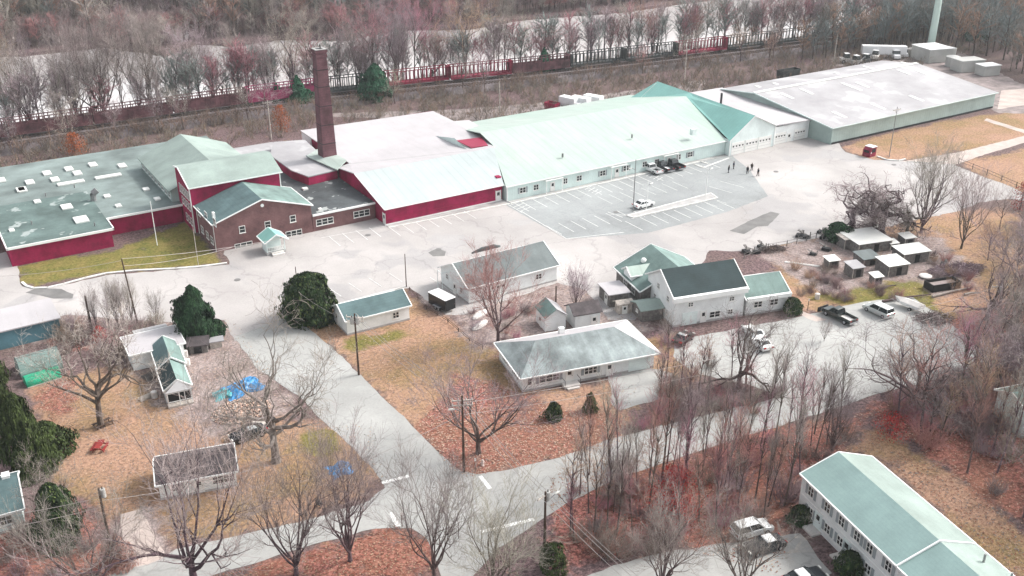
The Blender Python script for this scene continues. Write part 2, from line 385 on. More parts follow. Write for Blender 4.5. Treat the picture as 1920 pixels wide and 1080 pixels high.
# river
wm = bpy.data.materials.new('water'); wm.use_nodes = True; wb = wm.node_tree.nodes['Principled BSDF']
wb.inputs['Base Color'].default_value = (.58,.55,.54,1); wb.inputs['Roughness'].default_value = .12; wb.inputs['IOR'].default_value = 1.6; wb.inputs['Specular IOR Level'].default_value = 1.0
wn = wm.node_tree.nodes.new('ShaderNodeTexNoise'); wn.inputs['Scale'].default_value = .6; wn.inputs['Detail'].default_value = 3
wp = wm.node_tree.nodes.new('ShaderNodeBump'); wp.inputs['Strength'].default_value = .12; wp.inputs['Distance'].default_value = .1
wg = wm.node_tree.nodes.new('ShaderNodeNewGeometry'); wm.node_tree.links.new(wg.outputs['Position'], wn.inputs['Vector'])
wm.node_tree.links.new(wn.outputs['Fac'], wp.inputs['Height']); wm.node_tree.links.new(wp.outputs['Normal'], wb.inputs['Normal'])
mb = MB(); mb.add([(-200,250,-1.6),(1200,180,-1.6),(1200,425,-1.6),(-200,425,-1.6)], [(0,1,2,3)])
struct('water', mb, wm)
# ------------------------------------------------------------------ paving
def sheet(name, polys, z, m, rag=0.0, rg=random.Random(5)):
    mb = MB()
    for q in polys:
        pts = []
        for i in range(len(q)):
            a = q[i]; c = q[(i+1) % len(q)]; L = math.hypot(c[0]-a[0], c[1]-a[1]); k = max(1, int(L/1.2)) if rag else 1
            for j in range(k):
                f = j/k; dx, dy = (c[0]-a[0])/max(L,1e-6), (c[1]-a[1])/max(L,1e-6); s = rg.uniform(-rag, rag) if j else 0
                pts.append((a[0]+(c[0]-a[0])*f-dy*s, a[1]+(c[1]-a[1])*f+dx*s))
        # triangulate through bmesh for safety
        mb.add([(p[0], p[1], z) for p in pts], [tuple(range(len(pts)))])
    me_ = mb.mesh(name, m); import bmesh
    bm = bmesh.new(); bm.from_mesh(me_); bmesh.ops.triangulate(bm, faces=bm.faces[:])
    bmesh.ops.recalc_face_normals(bm, faces=bm.faces[:]); bm.to_mesh(me_); bm.free()
    o = bpy.data.objects.new(name, me_); C.objects.link(o); o['kind'] = 'structure'; return o
sheet('car_park', [pxpoly([(-160,640),(-160,520),(22,470),(42,537),(62,541),(120,534),(200,516),(300,508),(430,496),(405,440),(700,370),(950,340),(1340,270),(1560,250),
      (1585,285),(1640,300),(1700,302),(1760,303),(1800,292),(1790,310),(1840,330),(1900,352),(1950,380),(1896,373),(1838,379),(1793,397),(1733,409),(1651,428),(1540,445),(1450,462),(1412,472),(1330,470),
      (1300,520),(1190,600),(1140,600),(1100,545),(1045,530),(870,590),(835,590),(768,540),(640,570),(560,602),(548,592),(440,640),(420,600),(330,606),(240,600),(130,590),(0,620)])], .02, 'asphalt', .25)
sheet('street', [pxpoly([(440,632),(545,590),(562,604),(622,650),(684,712),(765,790),(830,855),(862,882),(895,890),(960,880),(1050,858),(1130,828),(1240,798),(1400,760),(1560,722),(1700,690),(1835,655),(1855,650),
      (1862,672),(1780,705),(1640,740),(1560,768),(1440,806),(1300,850),(1140,905),(1060,945),(1000,985),(930,1030),(880,1090),(830,1090),(800,1010),(770,990),(700,992),(560,1030),(380,1085),(180,1150),(170,1090),(300,1050),(330,1030),(560,980),(690,940),(722,915),(700,880),(650,830),(600,785),(560,742),(480,690)])], .035, 'street', .15)
sheet('driveway', [pxpoly([(1265,640),(1400,612),(1480,598),(1548,583),(1620,566),(1710,556),(1760,590),(1800,622),(1838,655),(1700,698),(1560,730),(1470,745),(1400,720),(1300,700),(1262,668)]),
      pxpoly([(1140,706),(1215,690),(1260,700),(1250,745),(1160,770),(1148,760)]), pxpoly([(1090,1085),(1150,1060),(1250,1035),(1500,1000),(1560,1075),(1520,1100),(1090,1100)])], .027, 'street', .2)
sheet('new_car_park', [pxpoly([(950,386),(1062,448),(1215,437),(1365,397),(1440,368),(1405,318),(1370,290),(1340,286),(950,372)])], .032, 'new_asphalt', .1)
sheet('asphalt_patch', [pxpoly([(1368,433),(1395,439),(1420,425),(1440,424),(1462,401),(1445,397),(1410,412)]), pxpoly([(803,474),(820,466),(836,472),(834,480),(812,481)]),
      pxpoly([(48,549),(70,540),(115,542),(138,552),(136,560),(100,560)])], .045, 'dark_patch', .1)
sheet('gravel_yard', [pxpoly([(1690,88),(1740,78),(1800,95),(1900,150),(1990,190),(1990,215),(1872,212),(1700,115),(1560,125),(1560,108)]), pxpoly([(560,215),(860,230),(1180,190),(1320,170),(1320,150),(1000,195),(860,205)])], .02, 'gravel', .5)
sheet('path', [pxpoly([(1690,303),(1800,285),(1920,255),(2000,236),(2000,248),(1920,268),(1830,295),(1795,308)]), pxpoly([(1850,222),(1925,245),(1990,262),(1985,266),(1920,250),(1845,226)]),
      pxpoly([(1480,582),(1500,582),(1552,600),(1530,603)]), pxpoly([(1870,205),(1930,196),(2000,212),(2000,180),(1930,165),(1878,170)]), pxpoly([(225,965),(262,955),(320,1055),(300,1085),(240,1085)])], .03, 'path', .15)
# markings
mb = MB()
def line(a, b_, wd=.12, z=.06):
    a = Vector(a[:2]).to_3d(); b_ = Vector(b_[:2]).to_3d(); d = (b_-a).normalized(); u = Vector((-d.y, d.x, 0))*wd/2
    mb.add([(v.x, v.y, z) for v in (a-u, b_-u, b_+u, a+u)], [(0,1,2,3)])
def pl(x0, y0, x1, y1, wd=.14): line(P(x0,y0), P(x1,y1), wd)
for i in range(11): x = 63.5+2.75*i+ (0 if i < 4 else .6); line((x,165.3 if i > 3 else 166.6), (x, 159.8 if i > 3 else 161.2))
line((62,166.7),(74.5,165.6))
for x in (101.0,102.6,104.2): line((x,163.2),(x,157.8))
for j in range(4): line((101.0,158.6+j*1.3),(104.2,159.6+j*1.3))
x = 107.0
while x < 156:
    if abs(x-119.5) < 1.5 or abs(x-137.5) < 1.5:
        for j in range(4): line((x-1.2,158.6+j*1.2),(x+1.2,159.6+j*1.2))
    line((x,163),(x,157.8)); x += 2.75
q0 = P(1053,440); q1 = P(1188,411)
d = (q1-q0).normalized()
for i in range(9):
    a = q0+d*(i*2.75); line(a, a+Vector((0,5.2,0)))
q0 = P(1200,408)
for i in range(8):
    a = q0+d*(i*2.75); line(a, a+Vector((0,-5.2,0)), .12); line(a+Vector((0,14,0)), a+Vector((0,9,0)), .1)
pl(978,397,1062,448); pl(1062,448,1170,436); pl(1140,398,1168,408); pl(1142,402,1174,404); pl(1350,340,1395,352,.1); pl(1330,350,1372,362,.1)
pl(1205,432,1172,415,.12); pl(1300,372,1345,388,.1); pl(1318,366,1362,382,.1)
for i in range(4): pl(640+i*38, 556-i*9, 616+i*38, 540-i*9, .1)
pl(832,538,868,560,.1); pl(806,520,838,541,.1)
pl(716,906,767,893,.5); pl(900,893,919,917,.5); pl(901,998,1001,974,.5); pl(732,962,747,988,.5)
struct('road_markings', mb, 'paint')
for px, py in [(1455,322),(690,441),(445,525),(1676,309),(822,468),(1155,398)]:
    mb = MB(); c_ = P(px,py); mb.tube((c_.x,c_.y,.03),(c_.x,c_.y,.062),.55,.55,16,True); struct('manhole_cover', mb, 'dark_patch')
def kerb_run(name, pts, wd=.25, h=.13, m='kerb', z=0.02):
    k = MB()
    for a, c in zip(pts[:-1], pts[1:]):
        a = Vector((a[0], a[1], z+h/2)); c = Vector((c[0], c[1], z+h/2)); dd = (c-a).normalized()*.08; k.bar(a-dd, c+dd, wd, h)
    return struct(name, k, m)
kerb_run('kerb', pxpoly([(42,530),(50,537),(64,541),(90,540),(120,533),(160,522),(200,513),(250,508),(330,504),(380,500),(425,494)]), .45, .16)
kerb_run('kerb', [(75.0,164.6),(101.5,163.4)], .3); kerb_run('kerb', [(101.8,163.4),(153,163.6),(153.2,161.5)], .3)
kerb_run('kerb', [P(1302,309)[:], P(1318,315)[:], P(1366,297)[:]], .3)
kerb_run('kerb', pxpoly([(630,572),(760,538)]), .25); kerb_run('kerb', pxpoly([(1645,294),(1662,300),(1685,302),(1697,299)]), .4, .2)
kerb_run('kerb', pxpoly([(1700,303),(1740,306),(1776,304)]), .2)
k = MB(); isl = pxpoly([(1176,405),(1187,409),(1345,372),(1333,363)]); k.prism(isl, .02, .15); struct('traffic_island', k, 'concrete')
kerb_run('kerb', isl+[isl[0]], .28, .17, z=.03)
k = MB(); k.box(75,164.7,.02,101.4,165.8,.12); k.box(101.9,163.5,.02,161,164.7,.13); struct('pavement', k, 'concrete')
# ------------------------------------------------------------------ building helpers
def on_plane(root, face, px, py, L=0, W=0):
    """photo pixel -> (u, z) on a wall of a building: F front (y=0), L left end (x=0)"""
    rz = root.rotation_euler.z; ex = Vector((math.cos(rz), math.sin(rz), 0)); ey = Vector((-math.sin(rz), math.cos(rz), 0))
    o = Vector(root.location); nrm, ud = (ey, ex) if face == 'F' else (ex, ey)
    d = ray(px, py); c = Vector((0,0,CH)); tt = (o-c).dot(nrm)/d.dot(nrm); p = c+d*tt-o
    return p.dot(ud), p.z
def fbox(mb, face, u0, u1, z0, z1, d0, d1, L, W, yo=0):
    if face == 'F': mb.box(u0, yo-d1, z0, u1, yo-d0, z1)
    elif face == 'L': mb.box(-d1, u0, z0, -d0, u1, z1)
    elif face == 'B': mb.box(u0, W+d0, z0, u1, W+d1, z1)
    else: mb.box(L+d0, u0, z0, L+d1, u1, z1)
def window(root, face, u, z, w_, h, L=0, W=0, panes=2, shut=False, yo=0, fm='frame_white', bars=True):
    f = MB(); t_ = .09
    for (a, b_, c, d_) in ((u-w_/2, u+w_/2, z+h/2-t_, z+h/2), (u-w_/2, u+w_/2, z-h/2, z-h/2+t_), (u-w_/2, u-w_/2+t_, z-h/2+t_, z+h/2-t_), (u+w_/2-t_, u+w_/2, z-h/2+t_, z+h/2-t_)):
        fbox(f, face, a, b_, c, d_, .0, .07, L, W, yo)
    for i in range(1, panes): fbox(f, face, u-w_/2+w_*i/panes-.05, u-w_/2+w_*i/panes+.05, z-h/2+t_, z+h/2-t_, 0, .065, L, W, yo)
    if bars: fbox(f, face, u-w_/2+t_, u+w_/2-t_, z-.03, z+.03, 0, .06, L, W, yo)
    fbox(f, face, u-w_/2-.06, u+w_/2+.06, z-h/2-.07, z-h/2-.002, 0, .12, L, W, yo)
    o = f.build('window', fm, root)
    g = MB(); fbox(g, face, u-w_/2+t_/2, u+w_/2-t_/2, z-h/2+t_/2, z+h/2-t_/2, -.02, .035, L, W, yo); g.build('pane', 'glass', o)
    if shut:
        for sg in (-1, 1):
            s = MB(); c = u+sg*(w_/2+.24); fbox(s, face, c-.2, c+.2, z-h/2, z+h/2, 0, .06, L, W, yo); s.build('shutter', 'shutter', o)
    return o
def door(root, face, u, z0, w_, h, L=0, W=0, m='frame_white', yo=0, garage=False, hole=False):
    f = MB(); fbox(f, face, u-w_/2, u+w_/2, z0, z0+h, 0, .06, L, W, yo)
    for sg in (-1, 1): fbox(f, face, u+sg*(w_/2+.05)-.05, u+sg*(w_/2+.05)+.05, z0, z0+h+.1, 0, .09, L, W, yo)
    o = f.build('garage_door' if garage else 'door', m, root)
    if garage:
        p = MB(); k_ = int(w_/.9)
        for i in range(k_): c = u-w_/2+w_*(i+.5)/k_; fbox(p, face, c-.22, c+.22, z0+h*.62, z0+h*.74, .05, .075, L, W, yo)
        p.build('door_window', 'glass', o)
        for zz in (.25,.5,.76):
            s = MB(); fbox(s, face, u-w_/2+.03, u+w_/2-.03, z0+h*zz-.02, z0+h*zz+.02, .05, .07, L, W, yo); s.build('panel_rail', 'metal_grey', o)
    else:
        p = MB(); fbox(p, face, u-w_*.28, u+w_*.28, z0+h*.55, z0+h*.85, .05, .075, L, W, yo); p.build('door_window', 'glass', o)
        p = MB(); fbox(p, face, u+w_*.34, u+w_*.42, z0+h*.45, z0+h*.5, .05, .13, L, W, yo); p.build('handle', 'metal_grey', o)
    return o
def gable_walls(mb, L, W, h, r, axis='x', x0=0, y0=0, z0=-.3):
    if axis == 'x':   # ridge along x, gable ends at x=0 and x=L
        m_ = y0+W/2
        v = [(x0,y0,z0),(x0+L,y0,z0),(x0+L,y0+W,z0),(x0,y0+W,z0),(x0,y0,h),(x0+L,y0,h),(x0+L,y0+W,h),(x0,y0+W,h),(x0,m_,r),(x0+L,m_,r)]
        mb.add(v, [(0,1,5,4),(2,3,7,6),(3,0,4,8,7),(1,2,6,9,5)])
    else:
        m_ = x0+L/2
        v = [(x0,y0,z0),(x0+L,y0,z0),(x0+L,y0+W,z0),(x0,y0+W,z0),(x0,y0,h),(x0+L,y0,h),(x0+L,y0+W,h),(x0,y0+W,h),(m_,y0,r),(m_,y0+W,r)]
        mb.add(v, [(0,1,5,8,4),(1,2,6,5),(2,3,7,9,6),(3,0,4,7)])
def gable_roof(root, L, W, h, r, axis='x', x0=0, y0=0, ov=.4, ove=.35, m='roof_dark', m2=None, trim='white_trim', th=.14):
    up = .03
    if axis == 'x':
        sl_ = (r-h)/(W/2); e = h-sl_*ov; m_ = y0+W/2
        A = [(x0-ove,y0-ov,e+up+th),(x0+L+ove,y0-ov,e+up+th),(x0+L+ove,m_,r+up+th),(x0-ove,m_,r+up+th)]
        B = [(x0-ove,m_,r+up+th),(x0+L+ove,m_,r+up+th),(x0+L+ove,y0+W+ov,e+up+th),(x0-ove,y0+W+ov,e+up+th)]
    else:
        sl_ = (r-h)/(L/2); e = h-sl_*ov; m_ = x0+L/2
        A = [(x0-ov,y0-ove,e+up+th),(m_,y0-ove,r+up+th),(m_,y0+W+ove,r+up+th),(x0-ov,y0+W+ove,e+up+th)]
        B = [(m_,y0-ove,r+up+th),(x0+L+ov,y0-ove,e+up+th),(x0+L+ov,y0+W+ove,e+up+th),(m_,y0+W+ove,r+up+th)]
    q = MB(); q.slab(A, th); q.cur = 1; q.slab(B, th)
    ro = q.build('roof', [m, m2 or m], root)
    if trim:
        T = MB(); pr = -.05
        if axis == 'x': runs = [(A[0],A[1]),(A[0],A[3]),(B[0],B[3]),(A[1],A[2]),(B[1],B[2]),(B[3],B[2])]
        else: runs = [(A[0],A[3]),(A[0],A[1]),(B[0],B[1]),(B[1],B[2]),(A[3],A[2]),(B[3],B[2])]
        for a, c in runs: T.bar((a[0],a[1],a[2]+pr), (c[0],c[1],c[2]+pr), .14, .2)
        T.build('roof_trim', trim, ro)
    return ro
def house(name, label, cat, x, y, rot, L, W, h, r, axis='x', wall='white_wall', roof='roof_dark', roof2=None, wins=(), doors=(), ov=.4, trim='white_trim', group=None, base=True):
    o = empty(name, label, cat, x, y, 0, R(rot), group)
    q = MB(); gable_walls(q, L, W, h, r, axis); q.build('wall', wall, o)
    gable_roof(o, L, W, h, r, axis, ov=ov, m=roof, m2=roof2, trim=trim)
    if base:
        q = MB(); q.box(-.04,-.04,-.3,L+.04,W+.04,.3); q.build('foundation', 'concrete', o)
    for wd in wins: window(o, *wd[:5], L=L, W=W, **(wd[5] if len(wd) > 5 else {}))
    for d_ in doors: door(o, *d_[:5], L=L, W=W, **(d_[5] if len(d_) > 5 else {}))
    return o
# ================================================================== THE MILL COMPLEX (axes aligned with the place)
# --- flat roofed wing
A0 = (11.0, 183.0)
fl = empty('flat_roofed_mill', 'long low red mill with flat grey green roof full of white skylights', 'mill', 11, 183)
def lb(mb, x0, y0, z0, x1, y1, z1, o=A0): mb.box(x0-o[0], y0-o[1], z0, x1-o[0], y1-o[1], z1)
q = MB(); lb(q, 11.0,183.0,-.3, 28.2,206,3.4); lb(q, -25,206,-.3, 28.2,231,3.4); lb(q, 28.2,188.9,-.3, 42.5,231.5,3.4); lb(q, 42.5,190.5,-.3,60,231,3.4); lb(q,60,200,-.3,71,218,3.5)
fw_ = q.build('wall', 'red_wall', fl)
q = MB(); lb(q, 28.45,188.6,3.42, 43.0,231.8,3.58); lb(q, -25,206.2,3.42, 28.45,231.8,3.58); lb(q,43.0,190.6,3.42,60.2,231.8,3.58); q.build('roof', 'roof_flat', fl)
q = MB(); lb(q, 10.8,182.7,3.44, 28.5,206.2,3.64); q.build('roof', 'roof_flat_dark', fl)['label'] = 'darker green front roof section with pale worn patches'
q = MB(); lb(q, 60.2,199,3.5, 71.5,218.3,3.7); q.build('roof', 'roof_pale', fl)
q = MB(); lb(q, 10.7,182.5,3.3, 28.7,182.7,3.75); lb(q, 28.5,182.5,3.3, 28.7,188.4,3.75); lb(q, 28.7,188.4,3.3,42.8,188.6,3.7); lb(q,10.6,182.5,3.3,10.8,206,3.72)
q.build('roof_trim', 'white_trim', fl)
for px, py in [(56,342),(88,325),(39,356),(103,337),(129,317),(145,325),(174,309),(229,311),(2,338),(42,356),(-20,352),(-35,330)]:
    p = P(px,py,3.7); q = MB(); q.box(p.x-A0[0]-.8,p.y-A0[1]-1.3,3.58,p.x-A0[0]+.8,p.y-A0[1]+1.3,3.95); q.build('skylight','skylight',fl, bevel=.08)
for px, py in [(203,331),(133,343)]:
    p = P(px,py,3.7); q = MB(); q.box(p.x-A0[0]-2.6,p.y-A0[1]-.7,3.58,p.x-A0[0]+2.6,p.y-A0[1]+.7,3.95); q.build('skylight','skylight',fl, bevel=.08)
for px, py, s_ in [(274,355,.8),(201,368,.8),(222,386,.7),(295,373,.75),(70,378,.8),(125,388,1.3),(152,412,1.6),(42,357,.8),(22,432,.6)]:
    p = P(px,py,3.7); q = MB(); q.box(p.x-A0[0]-s_*.75,p.y-A0[1]-s_,3.58,p.x-A0[0]+s_*.75,p.y-A0[1]+s_,3.92); q.build('skylight','skylight',fl, bevel=.06)
p = P(176,376,3.6); q = MB(); q.tube((p.x-A0[0],p.y-A0[1],3.6),(p.x-A0[0],p.y-A0[1],5.0),.55,.55,12); q.tube((p.x-A0[0],p.y-A0[1],5.0),(p.x-A0[0]+.9,p.y-A0[1],5.6),.62,.62,12,True); q.build('roof_vent','metal_grey',fl)
for px, py in [(86,368),(178,424),(60,421),(140,352)]:
    p = P(px,py,3.6); q = MB(); q.tube((p.x-A0[0],p.y-A0[1],3.6),(p.x-A0[0],p.y-A0[1],4.3),.12,.12,6,True); q.build('vent_pipe','metal_grey',fl)
# --- green gable monitor behind
mx, my = 41.4, 190.8
mo = empty('monitor_roofed_mill', 'tall mill bay with pale green gable roof and side windows behind the red gable', 'mill', mx, my)
L_, W_ = 18.0, 24.0
q = MB(); Zb = 3.6
q.add([(0,0,Zb),(L_,0,Zb),(L_,W_,Zb),(0,W_,Zb),(0,0,5.9),(L_,0,5.9),(L_,W_,5.9),(0,W_,5.9),(3.8,W_,7.4),(9,W_,9.4),(14.5,W_,7.6),(3.8,0,7.4),(9,0,9.4),(14.5,0,7.6)],
      [(0,4,7,3),(1,2,6,5),(3,7,8,9,10,6,2),(0,1,5,13,12,11,4)]); q.build('wall','grey_green_wall',mo)
prof = [(-.5,5.75),(3.8,7.45),(9,9.5),(14.5,7.65),(18.6,6.1)]
q = MB()
for (a, za), (b_, zb_) in zip(prof[:-1], prof[1:]): q.slab([(a,-.3,za+.2),(b_,-.3,zb_+.2),(b_,W_+.4,zb_+.2),(a,W_+.4,za+.2)], .16)
q.build('roof','roof_green',mo)
for i in range(9): window(mo,'L',1.6+i*2.55,4.8,1.5,1.5,L_,W_,panes=2)
# --- tall red gable
rx, ry = 42.7, 181.7
rt_ = empty('red_gabled_building', 'tall crimson gabled building with a grey green roof and rows of end windows', 'building', rx, ry)
q = MB(); Lr = 17.6
q.add([(0,0,-.3),(Lr,0,-.3),(Lr,8.8,-.3),(0,8.8,-.3),(0,0,9.0),(Lr,0,9.0),(Lr,8.8,10.6),(0,8.8,10.6),(0,5.9,11.2),(Lr,5.9,11.2)], [(0,1,5,4),(2,3,7,6),(3,0,4,8,7),(1,2,6,9,5)])
q.build('wall','red_wall',rt_)
q = MB(); q.slab([(-.15,-.45,9.08),(Lr+.4,-.45,9.08),(Lr+.4,5.9,11.42),(-.15,5.9,11.42)],.16); q.slab([(-.15,5.9,11.42),(Lr+.4,5.9,11.42),(Lr+.4,9.1,10.8),(-.15,9.1,10.8)],.16); ro=q.build('roof','roof_green',rt_)
q = MB(); q.bar((-.2,-.5,9.0),(-.2,5.9,11.36),.14,.24); q.bar((-.2,-.5,8.98),(Lr+.45,-.5,8.98),.12,.2); q.bar((-.2,5.9,11.36),(-.2,9.1,10.74),.14,.24); q.build('roof_trim','white_trim',ro)
q = MB(); q.box(-.06,-.06,0,.12,.12,9); q.build('corner_board','white_trim',rt_); q = MB(); q.box(Lr-.12,-.06,3.5,Lr+.06,.12,8.9); q.build('corner_board','white_trim',rt_)
for i in range(6): window(rt_,'L',.9+i*1.15,7.2,.75,1.7,Lr,9,panes=1)
for i in range(4): window(rt_,'L',1.1+i*1.55,4.9 if i else 4.9,1.0,1.5,Lr,9,panes=1)
for i in range(3): window(rt_,'L',1.2+i*1.6,1.9,1.0,1.5,Lr,9,panes=1)
# --- brick office
bx, by = 43.4, 170.4
bo = empty('brick_office', 'two storey brown brick office with teal shingle gable roof and white windows', 'office', bx, by)
q = MB(); gable_walls(q,18.5,11.2,5.35,8.3,'y'); q.build('wall','brick',bo)
gable_roof(bo,18.5,11.1,5.35,8.3,'y',ov=.35,ove=.3,m='roof_slate',m2='roof_grey_green')
for px, py, w_, h_, pn in [(454,430,1.15,1.35,1),(502,421,1.15,1.35,1),(549,410,1.15,1.35,1),(457,461,3.3,1.35,3),(551,438,3.2,1.35,3)]:
    u, z = on_plane(bo,'F',px,py); window(bo,'F',u,z,w_,h_,panes=pn)
for px, py in [(400,406),(384,394),(371,388),(384,440),(372,425),(400,418)][:3]:
    u, z = on_plane(bo,'L',px+2,py+6); window(bo,'L',u,z-.4,1.6,1.4,panes=2)
for u in (2.2,5.0,8.2): window(bo,'L',u,1.6,1.6,1.4,panes=2)
q = MB(); q.tube((9.25,-.1,7.2),(9.25,.02,7.2),.32,.32,12,True); q.build('gable_lamp','white_trim',bo)
q = MB(); q.slab([(1.0,2.3,5.85),(4.6,3.4,7.05),(2.2,1.5,6.2)],.1); q.build('roof_cricket','roof_slate',bo)
q = MB(); q.box(.6,1.7,5.5,1.0,2.4,6.9); q.build('chimney','white_trim',bo)
for yy in (.1,10.6): q = MB(); q.box(-.1,yy,0,.0,yy+.12,5.2); q.build('downpipe','white_trim',bo)
po = empty('porch','small entrance porch with teal roof and white railing on the brick office','porch',*P(501,480)[:2])
q = MB(); q.box(0,0,0,3.6,2.6,.5); q.build('platform','concrete',po)
for xx in (.1,3.4):
    for yy in (.1,2.4): q = MB(); q.box(xx,yy,.5,xx+.14,yy+.14,2.7); q.build('post','aqua_wall',po)
q = MB(); q.box(.1,.15,.5,.2,2.4,2.5); q.box(.3,2.3,.5,3.4,2.4,2.5); q.build('side_panel','aqua_wall',po)
q = MB(); q.bar((.3,.1,1.4),(3.3,.1,1.4),.08); q.bar((.3,.1,.7),(3.3,.1,.7),.08); [q.bar((.3+i*.3,.1,.5),(.3+i*.3,.1,1.4),.05) for i in range(11)]; q.build('railing','white_trim',po)
gable_roof(po,3.8,3.6,2.6,3.7,'y',ov=.35,m='roof_aqua',m2='roof_aqua',trim='white_trim',y0=-.1)
q = MB(); q.box(.8,-1.0,0,3.0,0,.3); q.box(.8,-.5,.3,3.0,0,.48); q.build('steps','stone_pale',po)
# --- low brick link
lx, ly = 62.0, 170.4
li = empty('brick_link', 'low brown brick link with dark flat roof between the office and the red hall', 'building', lx, ly)
q = MB(); q.box(0,0,-.3,12.9,29,3.2); q.build('wall','brick',li)
q = MB(); q.box(.1,-.1,3.2,12.95,29,3.36); q.build('roof','roof_link',li)
q = MB(); q.box(0,-.35,3.15,12.9,-.1,3.5); q.build('roof_trim','white_trim',li)
for px, py, w_ in [(609,415,3.5),(678,400,3.4)]:
    u, z = on_plane(li,'F',px,py); window(li,'F',u,z,w_,1.3,panes=3)
for px, py, s_ in [(572,355,.5),(572,385,.35),(600,393,.3)]:
    p = P(px,py,3.4); q = MB(); q.box(p.x-lx-s_,p.y-ly-s_,3.36,p.x-lx+s_,p.y-ly+s_,3.7); q.build('roof_vent','skylight',li)
# --- pale flat link behind
qx = [P(506,290,5.3),P(513,266,5.3),P(572,262,5.3),P(633,318,5.3),P(578,331,5.3),P(546,319,5.3)]
ll = empty('white_roofed_shed','single storey red shed with a white flat roof at the foot of the brick stack','shed',qx[4].x,qx[4].y); oo = Vector((qx[4].x,qx[4].y,0))
q = MB(); q.slab([p-oo for p in qx],.22); q.build('roof','roof_pale',ll)
q = MB(); q.prism([((p-oo).x*.985+.05,(p-oo).y*.985+.15) for p in qx],-.3,5.06); q.build('wall','red_wall',ll)
# --- brick chimney
ch = empty('brick_chimney','very tall tapering brown brick factory chimney rising from the mill roofs','chimney',P(620,300,5.5).x,P(620,300,5.5).y+1.6,0,R(0))
q = MB(); H0 = 28.6
def ring(z, s_): return [(-s_,-s_,z),(s_,-s_,z),(s_,s_,z),(-s_,s_,z)]
lv = [(0,1.62),(5,1.55),(27.2,1.10),(27.2,1.23),(27.7,1.23),(27.7,1.14),(28.0,1.14),(28.0,1.28),(H0,1.32)]
V = []; [V.extend(ring(z, s_)) for z, s_ in lv]; F = []
for j in range(len(lv)-1):
    for i in range(4): F.append((j*4+i,j*4+(i+1)%4,j*4+4+(i+1)%4,j*4+4+i))
q.add(V, F); q.build('shaft','brick_stack',ch)
q = MB(); q.box(-1.2,-1.2,H0,1.2,-.7,H0+.12); q.box(-1.2,.7,H0,1.2,1.2,H0+.12); q.box(-1.2,-.7,H0,-.7,.7,H0+.12); q.box(.7,-.7,H0,1.2,.7,H0+.12); q.build('cap','concrete',ch)
for zz in (9,13,17,21,24.5): s_ = 1.55-(zz-5)*.0203+.03; q = MB(); V = ring(zz,s_)+ring(zz+.14,s_); q.add(V,[(0,1,5,4),(1,2,6,5),(2,3,7,6),(3,0,4,7),(4,5,6,7),(3,2,1,0)]); q.build('iron_band','dark',ch)
q = MB(); q.box(-.7,-.7,H0+.01,.7,.7,H0+.05); q.build('flue','dark',ch)
q = MB(); q.tube((.3,0,H0),(.3,0,H0+.9),.12,.12,6,True); q.build('flue_pipe','dark',ch)
# --- red hall with white roof
hx, hy = 75.1, 166.0
ha = empty('white_roofed_hall','crimson walled hall with a huge white metal roof beside the brick stack','hall',hx,hy)
q = MB()
q.add([(0,0,-.3),(26.2,0,-.3),(26.2,0,3.5),(0,0,3.5),(0,13,6.5),(0,22,5.3),(0,22,-.3)], [(0,1,2,3),(0,3,4,5,6)])
q.add([(26.2,0,-.3),(27,0,-.3),(27,6,-.3),(26.2,6,3.5),(26.2,0,3.5)], [(0,4,3,2)]); q.box(26.2,2.0,-.3,27.3,6,4.4)
q.add([(2.8,22,-.3),(2.8,49.5,-.3),(2.8,49.5,5.9),(2.8,22,5.9),(36.3,49.5,-.3),(36.3,49.5,5.9)], [(0,3,2,1),(1,2,5,4)])
q.build('wall','red_wall',ha)
rl = lambda x, y, z: (x-hx, y-hy, z)
q = MB(); q.slab([(-.35,-.4,3.52),(26.4,-.4,3.52),(32.2,13,6.85),(-.35,13,6.85)],.18); ro=q.build('roof','roof_ice',ha)
q = MB(); q.bar((-.4,-.5,3.42),(26.5,-.5,3.42),.12,.2); q.bar((-.42,-.4,3.45),(-.42,13,6.75),.12,.2); q.build('roof_trim','white_trim',ro)
q = MB(); q.slab([(-.35,13,6.85),(32.2,13,6.85),rl(112,184.5,6.3),rl(*P(912,243,5.6)),rl(*P(879,225,5.6)),rl(*P(851,227,5.8)),rl(*P(812,208,6.0)),(2.4,49.8,6.1),(2.4,22,6.0),(-.35,22,5.55)],.18); q.build('roof','roof_white',ha)
q = MB(); q.slab([rl(*P(856,263,7.1)),rl(*P(903,257,7.1)),rl(*P(915,272,6.9)),rl(*P(884,277,6.9))],.15); q.build('roof_hatch','red_paint',ha)
q = MB(); q.slab([rl(*P(849,262,6.95)),rl(*P(856,263,7.05)),rl(*P(884,277,6.8)),rl(*P(872,273,6.8))],.3); q.build('hatch_gutter','metal_grey',ha)
q = MB(); q.slab([rl(*P(574,292,5.9)),rl(*P(604,274,6.0)),rl(*P(650,300,6.6)),rl(*P(632,318,5.7))],.2); ro=q.build('lean_to_roof','roof_mint',ha)
q = MB(); q.bar(rl(*P(574,292,5.8)),rl(*P(632,318,5.6)),.15,.25); q.build('gutter','teal_wall',ro)
q = MB(); q.box(2.6,44,3,2.75,49.6,6.0); q.build('end_panel','white_trim',ha)
door(ha,'F',25.3,0,1.1,2.3); door(ha,'L',.7,0,1.0,2.3)
q = MB(); q.box(-.2,-.12,.02,26.2,-.02,.3); q.build('base_trim','white_trim',ha)
q = MB(); q.box(.3,-.06,1.2,25,-.01,1.27); q.build('wall_rail','red_paint',ha)
